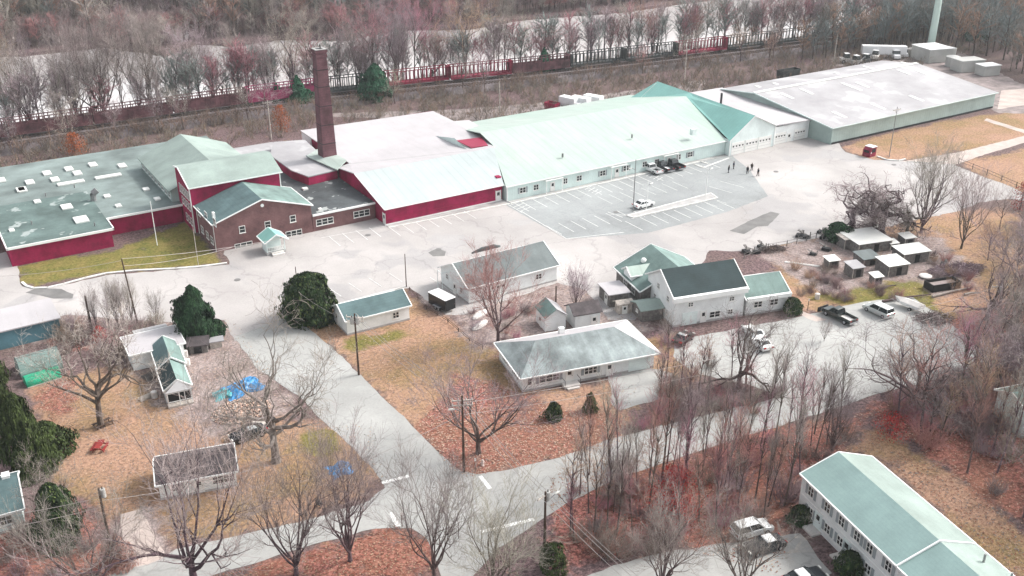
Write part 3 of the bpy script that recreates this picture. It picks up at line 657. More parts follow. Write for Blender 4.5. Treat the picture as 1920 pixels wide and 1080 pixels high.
# --- long white building
wx, wy = 101.9, 164.9
lw = empty('long_white_building','very long low white building with pale mint metal roof facing the parking stalls','building',wx,wy)
Lw = 59.5
q = MB(); q.add([(0,0,-.3),(Lw,0,-.3),(Lw,44,-.3),(0,44,-.3),(0,0,3.4),(Lw,0,3.4),(Lw,44,3.4),(0,44,3.4),(0,22,7.8),(Lw,22,7.8)],[(0,1,5,4),(2,3,7,6),(3,0,4,8,7),(1,2,6,9,5)]); q.build('wall','mint_wall',lw)
q = MB(); q.slab([(-.6,-.5,3.4),(Lw+.1,-.5,3.4),(Lw+6.8,22,8.0),(6.5,22,8.0),(6.1,16,6.9)],.18); q.slab([(6.5,22,8.0),(Lw+6.8,22,8.0),(Lw+6.8,44.5,3.4),(10,44.5,3.4)],.18); ro=q.build('roof','roof_mint',lw)
q = MB(); q.bar((-.6,-.58,3.3),(Lw,-.58,3.3),.12,.2); q.build('gutter','white_trim',ro)
q = MB(); q.box(-.14,-.1,0,.06,.12,3.3); q.build('corner_board','white_trim',lw)
for px, py, w_, sh in [(980,357,1.5,1),(1005,351,1.3,0),(1060,337,1.1,0),(1086,330,1.4,0),(1130,319.5,1.5,1),(1174,309,1.5,1),(1209,300.5,1.3,0),(1232,295,1.3,0),(1273,284.5,1.3,0),(1294.5,280,1.5,1)]:
    u, z = on_plane(lw,'F',px,py); window(lw,'F',u,1.75,w_,1.25,panes=2,shut=bool(sh))
for px, py in [(1036,345),(1157,315),(1255,290)]:
    u, z = on_plane(lw,'F',px,py); door(lw,'F',u,.1,1.0,2.1)
    q = MB(); q.box(u-2.2,-.9,2.85,u+2.2,-.0,2.98); [q.box(u+s_*2.0-.06,-.8,.1,u+s_*2.0+.06,-.68,2.85) for s_ in (-1,1)]; q.build('door_canopy','white_trim',lw)
for px, py, z in [(1055,290,5.5),(1185,254,6),(1300,245,6.2)]:
    p = P(px,py,z); q = MB(); q.tube((p.x-wx,p.y-wy,z-.6),(p.x-wx,p.y-wy,z+.3),.22,.22,8,True); q.build('roof_vent','metal_grey',lw)
p = P(1300,244,6.3); q = MB(); q.box(p.x-wx-.6,p.y-wy-.5,5.2,p.x-wx+.6,p.y-wy+.5,6.6); q.build('roof_unit','aqua_wall',lw)
for px, py in [(1222,297),(1178,313)]: pass
# --- garage building with cross gable
gx0, gy0 = 161.5, 163.4
ga = empty('gabled_garage','pale aqua garage block with a cross gable roof and a long row of overhead doors','garage',gx0,gy0)
q = MB(); q.add([(0,0,-.3),(14.2,0,-.3),(14.2,0,5.0),(6.9,0,8.4),(0,0,3.8),(0,2.3,-.3),(0,2.3,3.8)],[(0,1,2,3,4),(0,4,6,5)])
q.add([(14.2,0,-.3),(14.2,36,-.3),(14.2,36,5),(14.2,0,5)],[(0,1,2,3)])
q.add([(1,37,-.3),(14.2,37,-.3),(14.2,37,5.0),(8,37,8.4),(1,37,3.8)],[(0,1,2,3,4)]); q.build('wall','aqua_wall',ga)
q = MB(); q.slab([(-.3,-.3,3.75),(6.9,-.3,8.6),(8.2,24,8.6),(6.5,23.6,7.95)],.16); q.slab([(6.5,23.6,7.95),(8.2,24,8.6),(8.8,37.4,8.6),(1.0,41,3.6),(.5,30,4.5)],.16); ro=q.build('roof','roof_aqua',ga)
q = MB(); q.bar((-.35,-.35,3.65),(6.9,-.35,8.5),.12,.2); q.bar((6.9,-.35,8.5),(14.4,-.35,5.1),.12,.2); q.box(14.1,-.16,0,14.3,.0,5); q.box(-.1,-.12,0,.1,.0,3.7); q.build('roof_trim','white_trim',ro)
q = MB(); q.slab([(6.9,-.3,8.62),(14.3,-.3,5.15),(14.3,34,5.15),(8.8,37.4,8.62),(8.2,24,8.62)],.16); q.build('roof','roof_white',ga)['label'] = 'right roof slope with sunlight painted in white'  # white in place of aqua: sun on the right slope put into the colour
for i, c in enumerate((2.6,6.9,11.2)): door(ga,'F',c,.05,3.9,2.9,garage=True)
p = P(1352,190,6.5); q = MB(); q.tube((p.x-gx0,p.y-gy0,5.0),(p.x-gx0,p.y-gy0,8.6),.28,.28,8,True); q.build('stack_pipe','dark',ga)
# --- white flat block
fx, fy = 175.8, 164.0
fb = empty('white_flat_block','low block with a blinding white roof between the aqua garage and the long warehouse','building',fx,fy)
q = MB(); q.box(.1,0,-.3,12.2,33,4.3); q.build('wall','white_wall',fb)
q = MB(); q.slab([(.0,-.4,5.05),(12.4,-.4,4.6),(14.0,33,5.2),(.0,33.4,5.3)],.25); q.build('roof','roof_white',fb)
door(fb,'F',2.6,.05,3.6,2.7,garage=True); door(fb,'F',9.2,.05,3.6,2.7,garage=True); door(fb,'F',5.6,.05,1.0,2.1)
# --- long warehouse
vx, vy = 188.2, 156.9
wh = empty('long_warehouse','huge grey green metal warehouse with a low pitched pale roof right of the mill','warehouse',vx,vy)
Lh = 63; q = MB()
q.add([(0,0,-.3),(Lh,0,-.3),(Lh,38,-.3),(0,38,-.3),(0,0,4.2),(Lh,0,4.2),(Lh,38,5.4),(0,38,5.4),(0,26,6.9),(Lh,26,6.9)],[(0,1,5,4),(2,3,7,6),(3,0,4,8,7),(1,2,6,9,5)]); q.build('wall','grey_green_wall',wh)
q = MB(); q.slab([(-.5,-.4,4.25),(Lh+.4,-.4,4.25),(Lh+.4,26,7.05),(-.5,26,7.05)],.18); q.slab([(-.5,26,7.05),(Lh+.4,26,7.05),(Lh+.4,38.4,5.5),(-.5,38.4,5.5)],.18); ro=q.build('roof','roof_pale',wh)
q = MB(); q.box(-.5,25.5,7.06,Lh+.4,26.6,7.2); q.build('ridge_cap','skylight',ro)
q = MB(); q.bar((-.6,-.45,4.15),(Lh+.45,-.45,4.15),.12,.2); q.bar((-.55,-.4,4.15),(-.55,26,6.95),.12,.25); q.bar((-.55,26,6.95),(-.55,38.4,5.4),.12,.25); q.build('roof_trim','mint_wall',ro)
for px, py in [(1475,182),(1512,174),(1428,165),(1461,160),(1575,140),(1694,138),(1648,190),(1575,205),(1728,137),(1617,160),(1603,165),(1720,175),(1590,162),(1630,127),(1640,133),(1700,122)]:
    z = 6.2; p = P(px,py,z); q = MB(); zz = (4.25+2.8*(p.y-vy)/26) if p.y-vy < 26 else 7.05-1.55*(p.y-vy-26)/12.4
    zz = max(4.3, zz); q.slab([(p.x-vx-.5,p.y-vy-2.2,zz+.10-.237),(p.x-vx+.5,p.y-vy-2.2,zz+.10-.237),(p.x-vx+.5,p.y-vy+2.2,zz+.10+(.237 if p.y-vy<23 else -.1)),(p.x-vx-.5,p.y-vy+2.2,zz+.10+(.237 if p.y-vy<23 else -.1))],.08); q.build('skylight','skylight',wh)
q = MB(); q.box(.2,-.08,0,Lh-.2,-.02,.5); q.build('base_course','dark',wh)
# ================================================================== HOUSES AND SHEDS
# ranch
ra = empty('ranch_house','long white ranch house with a streaked grey green hip roof','house',64.2,99.9,0,R(-12))
q = MB(); q.box(0,0,-.3,20.0,9.8,2.6); q.build('wall','white_wall',ra)
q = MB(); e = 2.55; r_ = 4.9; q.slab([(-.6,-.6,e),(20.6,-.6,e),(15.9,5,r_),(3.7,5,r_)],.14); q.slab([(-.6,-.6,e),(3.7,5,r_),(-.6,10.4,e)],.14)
ro = q.build('roof','roof_streaked_grey',ra); q = MB(); q.slab([(20.6,10.4,e),(15.9,5,r_),(20.6,-.6,e)],.14); q.slab([(3.7,5,r_),(15.9,5,r_),(20.6,10.4,e),(-.6,10.4,e)],.14); q.build('roof','roof_white',ra)['label'] = 'back slope and right hip of the roof, sunlight painted in white'  # same roof as the grey front; white stands in for sun on these slopes
q = MB(); [q.bar(a,c,.14,.2) for a, c in (((-.6,-.66,e-.05),(20.6,-.66,e-.05)),((-.66,-.6,e-.05),(-.66,10.4,e-.05)),((20.66,-.6,e-.05),(20.66,10.4,e-.05)),((-.6,10.46,e-.05),(20.6,10.46,e-.05)))]; q.build('gutter','white_trim',ra)
for px, py, w_, pn, sh in [(1030,698,3.0,3,1),(1108,682,2.0,3,1),(993,706,.7,1,0)]:
    u, z = on_plane(ra,'F',px,py); window(ra,'F',u,1.55,w_,1.2,panes=pn,shut=bool(sh))
u, z = on_plane(ra,'F',1068,693); door(ra,'F',u,.35,1.0,2.0); ud = u
u, z = on_plane(ra,'F',1143,683); door(ra,'F',u,.1,.95,2.0)
window(ra,'L',3,1.5,1.4,1.1,20,9.8,shut=True); window(ra,'L',7,1.5,1.4,1.1,20,9.8,shut=True)
q = MB(); q.box(16,-.06,.1,19.4,-.01,2.2); q.build('garage_door','aqua_wall',ra)
q = MB(); q.box(ud-1.2,-1.3,0,ud+1.2,0,.35); q.box(ud-.9,-1.7,0,ud+.9,-1.3,.18); q.build('front_step','stone_pale',ra)
q = MB(); [q.bar((ud+s_*1.15,-1.25,.35),(ud+s_*1.15,-1.25,1.25),.05) for s_ in (-1,1)]; [q.bar((ud+s_*1.15,-1.25,1.25),(ud+s_*1.15,-.05,1.25),.05) for s_ in (-1,1)]; q.build('railing','dark',ra)
q = MB(); q.box(-.03,-.03,-.3,20.03,9.83,.35); q.build('foundation','concrete',ra)
p = P(1000,628,3); q = MB(); q.box(8.5,7.6,3.4,9.3,8.2,4.6); q.build('chimney','white_trim',ra)
# small white shop
house('white_shop','small white shop with a dark slate roof behind the transformer pole','shop',50.5,128.1,-1.5,10.4,5.6,2.55,4.0,'x','white_wall','roof_slate','roof_pale',  # pale back slope is the sunlit side, painted
      wins=[('F',8.1,1.4,1.1,1.1)],doors=[('L',4.2,.1,.9,2.0)],ov=.35)
# barn behind trailer
bn = house('white_barn','white barn with a long grey roof behind the reddish bare tree','barn',71.5,127.6,0,17.2,9.4,3.0,5.4,'x','white_wall','roof_mauve','roof_pale',  # roof_pale paints the sun on the back slope
      wins=[('L',2.4,1.6,.8,1.0),('L',7.2,2.2,.8,1.0),('F',13.5,1.7,1.2,1.0)],doors=[('L',4.6,0,.9,2.0),('F',5.5,.05,3.0,2.5,dict(garage=True))],ov=.4)
q = MB(); q.slab([(3.6,5.2,6.45),(9.2,5.2,6.45),(7.6,4.7,7.2),(5.2,4.7,7.2)],.3); q.build('roof_cupola','roof_mauve',bn)
q = MB(); q.bar((-1.6,6,0),(-1.6,6,3.6),.07); q.bar((-1.6,7.6,0),(-1.6,7.6,3.6),.07); q.bar((-1.6,6,3.6),(-1.6,7.6,3.6),.07); q.bar((-1.6,6,3.6),(0,6,3.6),.07); q.build('stair_frame','aqua_wall',bn)
# green roofed building with dormer
gb = house('green_roofed_house','dark sided house with a broad green gable roof and a small white dormer','house',94.6,112.2,-13,12.5,9.6,2.9,6.0,'y','grey_wood','roof_grey_green',
      wins=[('L',3,1.6,1.4,1.2),('L',6,1.6,1.4,1.2)],ov=.5)
q = MB(); gable_walls(q,4.4,3.0,3.9,4.7,'x',x0=-.1,y0=3.6,z0=2.7); dm=q.build('dormer','white_wall',gb)
gable_roof(dm,4.6,3.0,3.9,4.8,'x',x0=-.1,y0=3.6,ov=.3,m='roof_mint'); dm.children[0].parent = gb
q = MB(); q.blob((3.4,6.6,4.9),.5,.5,.5,8,5); q.build('roof_ball_vent','white_trim',gb)
# two storey white house + wing
w2 = house('white_two_storey_house','two storey white house with a very dark green roof beside the paved yard','house',94.3,103.9,-13.5,12.2,9.4,5.0,7.7,'x','white_wall','roof_dark','roof_pale',  # dark front, pale back: sunlit and shaded slopes set by colour
      wins=[('L',2.2,3.9,.8,1.0),('L',2.2,1.6,.6,.9),('L',5.6,4.6,.8,1.0),('L',6.6,2.3,.8,1.0)],ov=.5)
q = MB(); q.box(-.5,-.62,4.35,12.4,-.02,5.15); q.build('eave_panel','white_trim',w2)
for px, py, w_, h_ in [(1295,571,.9,.8),(1372,560,.9,.8),(1369,584,.9,.9),(1340,589,1.9,1.1)]:
    u, z = on_plane(w2,'F',px,py); window(w2,'F',u,z,w_,h_)
u, z = on_plane(w2,'F',1292,606); q = MB(); q.box(u-1.3,-.06,.05,u+1.3,-.01,2.2); q.build('garage_door','aqua_wall',w2)
u, z = on_plane(w2,'F',1318,598); door(w2,'F',u,.05,.9,2.0)
wg_ = house('white_wing','single storey white wing with a green roof on the right of the two storey house','house wing',106.6,100.9,-14.5,7.4,7.4,3.0,4.9,'x','white_wall','roof_grey_green','roof_pale',ov=.45,base=True)  # back slope painted pale as the sunlit side
q = MB(); q.box(-.1,-.55,2.5,7.7,-.02,3.15); q.build('eave_panel','white_trim',wg_)
for px, py in [(1421,571.5),(1451,566)]:
    u, z = on_plane(wg_,'F',px,py); window(wg_,'F',u,1.7,1.5,1.1)
# sheds
house('grey_shed','weathered grey shed with pale green roof against the left end of the two storey house','shed',*P(1203,604)[:2],-14,3.6,3.6,1.9,2.5,'x','grey_wood','roof_green',wins=[('L',1.8,1.2,.7,.5)],ov=.2,trim=None,base=False)
house('white_roofed_shed','little shed with a flat white roof in front of the dark sided house','shed',*P(1143,577)[:2],-14,3.2,4.4,2.2,2.35,'x','grey_wood','roof_white',doors=[('L',1.5,0,.9,1.8)],ov=.2,trim=None,base=False)
house('lean_to','small open lean-to of pale planks beside the white roofed shed','shed',*P(1160,590)[:2],-14,2.2,1.6,1.6,2.0,'x','pale_wood','pale_wood',doors=[('F',1.0,0,.7,1.4)],ov=.1,trim=None,base=False)
house('white_garden_shed','white garden shed with a teal roof behind the ranch house','shed',*P(1022,622)[:2],-12,3.4,3.8,2.4,3.6,'y','white_wall','roof_grey_green','roof_pale',doors=[('L',2,0,.9,1.8)],ov=.15,base=False,trim=None)  # right slope paler: sunlight put into its colour
house('pink_garden_shed','pale garden shed with a brown roof and an open doorway behind the ranch house','shed',*P(1078,618)[:2],-12,4.2,3.6,2.4,3.5,'x','white_wall','roof_brown',doors=[('F',3.2,0,.9,1.8)],ov=.2,base=False,trim=None)
# blue building left edge, greenhouse, tarp tunnel
bb = empty('blue_building','low blue walled building with a white roof cut by the left edge of the frame','building',-14,150.6,0,R(1.5))
q = MB(); q.box(0,0,-.3,27.6,7,2.9); q.build('wall','teal_wall',bb); q = MB(); q.slab([(-.3,-.3,3.05),(27.9,-.3,3.05),(27.9,7.3,3.3),(-.3,7.3,3.3)],.2); q.build('roof','roof_white',bb)
g1 = empty('hoop_greenhouse','faded teal plastic hoop greenhouse beside the blue building','greenhouse',*P(42,712)[:2],0,R(4))
def hoop(mb, L, r, h, n=10):
    V = []; 
    for xx in (0, L):
        for i in range(n+1): a = math.pi*i/n; V.append((xx, r-r*math.cos(a), h*math.sin(a)))
    k_ = n+1; mb.add(V, [(i,i+1,k_+i+1,k_+i) for i in range(n)]+[tuple(range(k_)), tuple(range(k_,2*k_))[::-1]])
q = MB(); hoop(q,5.6,2.2,2.4); q.build('cover','roof_grey_green',g1,smooth=False)
q = MB(); [q.box(xx,-.03,0,xx+.06,.03,.4) for xx in (0,1.4,2.8,4.2,5.5)]; q.bar((0,2.2,2.42),(5.6,2.2,2.42),.08); q.build('hoop_rail','metal_grey',g1)
g2 = empty('green_tarp_tunnel','bright green tarpaulin tunnel lying beside the faded greenhouse','tarp tunnel',*P(52,728)[:2],0,R(6))
q = MB(); hoop(q,4.6,1.2,1.3); q.build('cover','green_tarp',g2); q = MB(); q.bar((0,.0,.05),(4.6,0,.05),.12); q.bar((0,2.4,.05),(4.6,2.4,.05),.12); q.build('base_board','pale_wood',g2)
# cottage cluster
house('mobile_home','white mobile home with a flat white roof behind the dark roofed cottage','mobile home',20.3,134.2,-2,7.2,6.0,2.5,2.7,'x','white_wall','roof_white',wins=[('F',3.6,1.5,1.1,.7)],ov=.25,base=False)
house('white_lean_to','pale patched lean-to at the back of the mobile home','lean-to',22.6,140.8,-2,4.2,2.0,1.9,2.1,'x','pale_wood','roof_pale',ov=.1,base=False,trim=None)
ct = house('dark_roofed_cottage','narrow cottage with a dark two part gable roof and a screened end porch','cottage',21.9,122.6,-6,3.3,6.2,2.3,3.5,'y','white_wall','roof_dark','roof_grey_green',
      wins=[('L',2,1.4,.8,.9),('L',5,1.4,.8,.9)],ov=.25,base=True)
q = MB(); gable_walls(q,3.5,6.4,2.45,3.75,'y',x0=.1,y0=6.2); q.build('wall','white_wall',ct); gable_roof(ct,3.5,6.4,2.45,3.75,'y',x0=.1,y0=6.2,ov=.25,m='roof_slate',m2='roof_grey_green')
q = MB(); q.box(-.02,-1.3,0,3.3,0,.25); q.build('porch_floor','pale_wood',ct)
q = MB(); [q.bar((xx,-1.2,0),(xx,-1.2,2.3),.1) for xx in (.1,1.6,2.3,3.2)]; q.bar((.1,-1.2,.9),(3.2,-1.2,.9),.08); q.bar((.1,-1.2,2.25),(3.2,-1.2,2.25),.12); q.build('porch_frame','white_trim',ct)
q = MB(); q.slab([(-.2,-1.3,2.4),(1.65,-.4,3.5),(3.5,-1.3,2.4)],.1); q.build('porch_roof','roof_pale',ct)
q = MB(); q.box(.15,-.3,.25,3.15,-.2,2.2); q.build('screen','dark',ct)
house('wooden_hut','rickety open wooden hut beside the big round cone evergreen','hut',*P(356,664)[:2],-20,2.6,2.4,1.4,2.1,'x','grey_wood','roof_brown',ov=.3,base=False,trim=None,doors=[('F',1.2,0,.9,1.2,dict(m='dark'))])
house('small_hutch','little wooden hutch with a pale lid right of the wooden hut','hutch',*P(395,654)[:2],-12,1.7,1.5,1.0,1.3,'x','pale_wood','roof_pale',ov=.15,base=False,trim=None)
# dark roofed bungalow lower left
bg_ = house('brown_roofed_bungalow','low white bungalow with a dark brown roof seen through the big bare tree','bungalow',*P(302,938)[:2],-13.5,8.6,5.4,2.3,3.5,'x','white_wall','roof_brown',
      wins=[('F',2.0,1.4,1.5,1.1,dict(panes=3)),('F',7.2,1.4,2.6,1.2,dict(panes=4))],doors=[('F',4.4,.1,.9,1.95)],ov=.4)
bl = house('blue_grey_house','pale house with a slate blue roof cut by the left edge near the bottom','house',-7.2,105.6,-4,8.9,7.2,2.7,4.6,'x','mint_wall','roof_slate',wins=[('F',6.9,1.6,1.9,1.2,dict(panes=3)),('F',3,1.6,1.5,1.2)],ov=.4)
q = MB(); q.box(7.6,3.4,3.9,8.4,4.4,5.0); q.build('chimney','white_trim',bl)
# right edge house
house('grey_blue_house','corner of a pale blue grey house at the right edge beyond the woods','house',*P(1913,822)[:2],-14,9,5,4.2,5.2,'x','aqua_wall','roof_grey_green',wins=[('L',2,2.9,1,1.2),('F',1.2,2.9,1,1.2)],ov=.4)
# apartment block
ap = empty('apartment_block','two storey white apartment block with a pale green shingle roof at the lower right','apartment block',76.8,61.3,0,R(-102.0))
# local x runs towards the camera along the front; local y to the right of it
La, Wa = 34, 8.9
q = MB(); gable_walls(q,16,Wa,5.2,6.8,'x'); gable_walls(q,La-16,Wa,5.1,6.65,'x',x0=16,y0=.12); q.build('wall','white_wall',ap)
gable_roof(ap,15.6,Wa,5.2,6.8,'x',x0=.1,m='apt_roof',m2='roof_green',ov=.45,ove=.3); gable_roof(ap,La-16,Wa,5.05,6.62,'x',x0=16.2,y0=.12,m='apt_roof',m2='roof_green',ov=.45,ove=.3)
for px, py in [(1521,923),(1552,950),(1579,976),(1608,1003),(1630,1034),(1665,1068)]:
    u, z = on_plane(ap,'F',px,py); window(ap,'F',u,3.9,1.0,1.3,shut=True,L=La,W=Wa)
for px, py in [(1521,951),(1553,982),(1577,1005),(1603,1032),(1627,1067)]:
    u, z = on_plane(ap,'F',px,py); window(ap,'F',u,1.45,1.0,1.2,shut=True,L=La,W=Wa)
for k_ in (0,1,2,3): 
    for zz in (3.9,1.45): window(ap,'F',20+k_*3.2,zz,1.0,1.3,shut=True,L=La,W=Wa)
for px, py in [(1535,968),(1588,1023)]:
    u, z = on_plane(ap,'F',px,py); door(ap,'F',u,.25,1.0,2.05,m='aqua_wall'); q = MB(); q.box(u-.9,-1.3,0,u+.9,0,.22); q.build('doorstep','stone_pale',ap)
q = MB(); q.box(-.08,-.08,0,.08,.02,5.1); q.build('corner_board','white_trim',ap); q = MB(); q.box(15.9,-.1,0,16.1,.3,5.0); q.build('corner_board','white_trim',ap); q = MB(); q.box(0.1,-.05,2.55,15.8,0,2.65); q.build('belt_trim','white_trim',ap)
for u, v_, s_ in [(19,7.4,.25),(22,7.8,.2),(30,7.6,.2)]:
    q = MB(); q.tube((u,v_,5.2),(u,v_,6.8),s_*.5,s_*.5,6,True); q.build('vent_pipe','metal_grey',ap)
# ================================================================== FARM SHACKS
def shack(px, py, L, W, h, label, roof='skylight', rot=-14, wall='grey_wood', dz=.25, hole=None):
    p = P(px, py); o = empty('shack', label, 'shack', p.x, p.y, 0, R(rot))
    q = MB(); q.add([(0,0,-.2),(L,0,-.2),(L,W,-.2),(0,W,-.2),(0,0,h),(L,0,h),(L,W,h+dz),(0,W,h+dz)],[(0,1,5,4),(1,2,6,5),(2,3,7,6),(3,0,4,7)]); q.build('wall', wall, o)
    q = MB(); q.slab([(-.2,-.25,h+.1),(L+.2,-.25,h+.1),(L+.2,W+.2,h+dz+.12),(-.2,W+.2,h+dz+.12)],.08); q.build('roof', roof, o)
    u = hole or L*.55; q = MB(); q.box(u-.5,-.03,.1,u+.5,.02,h*.8); q.build('opening','dark',o)
    
    for xx in (.05,L-.05): q = MB(); q.bar((xx,-.05,0),(xx,-.05,h),.1); q.build('post','pale_wood',o)
    return o
shack(1608,478,7.0,6.0,2.0,'largest pale roofed shack, left of the others, under the crooked trees',dz=.1)
shack(1582,468,4.4,2.6,1.9,'weathered plank annex on the left front of the largest shack','pale_wood',dz=.1)
shack(1664,520,4.0,3.6,2.0,'white roofed shack with an open front at the centre of the yard')
shack(1692,497,5.4,3.2,2.0,'long white roofed shack on the right of the yard')
shack(1597,522,2.2,2.4,1.8,'narrow shack with a pale lean roof beside the dry bushes','roof_pale')
shack(1638,534,1.6,1.4,1.3,'small hutch with a white lid at the front of the yard')
shack(1618,500,3.4,3.0,1.3,'low grey roofed shack between the open one and the largest','roof_mauve')
shack(1553,503,2.0,1.6,1.3,'small pale box hutch on the left of the dry bushes')
shack(1695,462,2.2,2.0,1.5,'small white roofed hutch behind the long shack')
shack(1668,470,1.6,1.4,1.3,'tiny pale roofed hutch between two larger shacks')
shack(1637,438,2.0,1.6,1.3,'pale hutch at the foot of the crooked trees')
o = empty('dark_bin','long dark slatted bin at the right of the farm yard','bin',*P(1748,549)[:2],0,R(-14))
q = MB(); q.box(0,0,0,5.6,.12,1.3); q.box(0,2.2,0,5.6,2.32,1.3); q.box(0,0,0,.12,2.3,1.3); q.box(5.5,0,0,5.62,2.3,1.3); q.build('side','dark',o)
q = MB(); q.box(.15,.15,.1,5.45,2.15,.8); q.build('fill','gravel',o)
o = MB(); o.blob((0,0,.9),1.1,1.1,.9,14,7); 
tg = o.build('round_tub','stone_pale'); tg.location = P(1735,520); tg.scale = (1,1,.3); tag(tg,'round pale tub at the end of the dark bin','tub')
# scrap row along the fence
rg = random.Random(11)
scr = [(1408,477),(1425,472),(1438,468),(1500,448),(1520,447),(1538,440),(1545,452),(1532,478),(1576,452),(1560,470),(1770,500)]
sl_lab = ['leftmost','second from left','third from left','fourth from left','fifth from left','sixth from left','the one among the bushes','the one out on open ground','the one against the juniper','the one before the annex','far right']
for i, (px, py) in enumerate(scr):
    p = P(px, py); q = MB(); q.cur = 0
    q.bar((0,0,.1),(2.2,0,.9),.5,.08); q.bar((0,.3,0),(0,.3,1.2),.12); q.bar((1.2,.2,0),(1.2,.2,1.1),.1); q.cur = 1; q.box(.2,.1,.0,1.5,.9,.5); q.cur = 2; q.bar((.3,-.3,.2),(1.8,.5,.35),.4,.05)
    o = q.build('scrap_pile',['grey_wood','dark','stone_pale']); o.location = p; o.rotation_euler.z = rg.uniform(0,3); o.scale = [rg.uniform(.8,1.3)]*3
    tag(o, 'board and scrap pile by the farm yard, '+sl_lab[i], 'scrap pile', 'scrap piles round the farm yard')
# fence of the farm yard edge
def fence(name, label, pts, h=1.1, st=2.0, m='grey_wood', rails=2):
    o = empty(name, label, 'fence', pts[0][0], pts[0][1]); o0 = Vector((pts[0][0], pts[0][1], 0)); r_ = MB()
    for a, c in zip(pts[:-1], pts[1:]):
        a = Vector((a[0],a[1],0))-o0; c = Vector((c[0],c[1],0))-o0; n_ = max(1, int((c-a).length/st))
        for i in range(n_+1):
            p = a.lerp(c, i/n_); k_ = MB(); k_.bar(p, p+Vector((0,0,h)), .1); k_.build('post', m, o)
        for j in range(rails): zz = h*(.45+.45*j); r_.bar(a+Vector((0,0,zz)), c+Vector((0,0,zz)), .05)
    r_.build('rail', m, o); return o
fence('post_fence','weathered post fence along the upper left edge of the farm yard',pxpoly([(1395,486),(1440,468),(1475,462),(1530,447)]),1.2,2.2)
fence('wire_fence','dark wire fence running down the right hand field from the gate post',pxpoly([(1797,307),(1850,328),(1905,352),(1960,378)]),1.3,3.5,'dark')
fence('lawn_fence','low reddish rail fence between the lawn and the dirt yard',pxpoly([(768,545),(800,580),(840,605),(880,640),(905,655)]),.7,2.6,'wood_pole')
# ================================================================== VEHICLES
def prof_body(mb, prof, W, inset=.06):
    n_ = len(prof); zmid = min(z for _, z in prof)+.35
    def hw(z): return W/2-(inset if z > zmid+.25 else 0)
    V = [(x,-hw(z),z) for x, z in prof]+[(x,hw(z),z) for x, z in prof]
    mb.add(V, [tuple(range(n_)), tuple(range(n_,2*n_))[::-1]]+[(i,n_+i,n_+(i+1)%n_,(i+1)%n_) for i in range(n_)])
def frustum(mb, x0, x1, X0, X1, z0, z1, w0, w1):
    mb.add([(x0,-w0,z0),(x1,-w0,z0),(x1,w0,z0),(x0,w0,z0),(X0,-w1,z1),(X1,-w1,z1),(X1,w1,z1),(X0,w1,z1)],[(3,2,1,0),(4,5,6,7),(0,1,5,4),(1,2,6,5),(2,3,7,6),(3,0,4,7)])
def wheels(o, L, W, r, xs):
    for x in xs:
        for s_ in (-1, 1):
            q = MB(); q.tube((x,s_*(W/2-.22),r),(x,s_*(W/2+.02),r),r,r,14,True); t_ = q.build('wheel','tyre',o)
            q = MB(); q.tube((x,s_*(W/2-.1),r),(x,s_*(W/2+.035),r),r*.58,r*.55,10,True); q.build('rim','hub',t_)
def lights(o, L, W, z0, z1):
    for s_ in (-1,1):
        q = MB(); q.box(-L/2-.02,s_*W*.36-.2,z0,-L/2+.12,s_*W*.36+.2,z0+.2); q.build('tail_light','tail_lens',o)
        q = MB(); q.box(L/2-.14,s_*W*.35-.22,z1,L/2+.02,s_*W*.35+.22,z1+.18); q.build('headlight','lamp_lens',o)
def sedan(label, loc, rot, paint, roof=None, L=4.7, W=1.85, H=1.45, kind='sedan', name='parked_car'):
    o = empty(name, label, 'van' if kind == 'van' else 'car', loc[0], loc[1], .04, R(rot)); h = L/2
    q = MB()
    if kind == 'van': pf = [(-h,.35),(-h,.95),(-h+.1,1.05),(h-1.15,1.02),(h-.25,.85),(h,.6),(h,.35),(h-.3,.25),(-h+.3,.25)]
    else: pf = [(-h,.45),(-h+.03,.85),(-h+.2,.98),(-h+.9,1.0),(h-1.55,.98),(h-.35,.82),(h-.02,.62),(h,.38),(h-.3,.25),(-h+.3,.25)]
    prof_body(q, pf, W); q.build('body', paint, o, bevel=.07)
    gl = MB(); rf = MB()
    if kind == 'van': a, b_, A_, B_ = -h+.1, h-1.1, -h+.35, h-1.95; H = 1.75
    else: a, b_, A_, B_ = -h+.75, h-1.45, -h+1.35, h-2.25
    frustum(gl, a, b_, A_, B_, .97, H-.07, W/2-.07, W/2-.26); gl.build('windows','glass',o)
    frustum(rf, A_-.06, B_+.06, A_+.05, B_-.05, H-.09, H, W/2-.24, W/2-.32); rf.build('roof', roof or paint, o, bevel=.03)
    pi = MB()
    for s_ in (-1,1):
        for (p0, p1) in ((a,A_),(b_,B_),((a+b_)/2,(A_+B_)/2)): pi.bar((p0,s_*(W/2-.075),.97),(p1,s_*(W/2-.255),H-.05),.08)
    pi.build('pillar', paint, o)
    wheels(o, L, W, .33, (-h+.85, h-.9)); lights(o, L, W, .72, .62)
    
    for s_ in (-1,1): q = MB(); q.box(b_-.35,s_*(W/2+.08)-.09,.98,b_-.2,s_*(W/2+.08)+.09,1.12); q.build('mirror', paint, o)
    return o
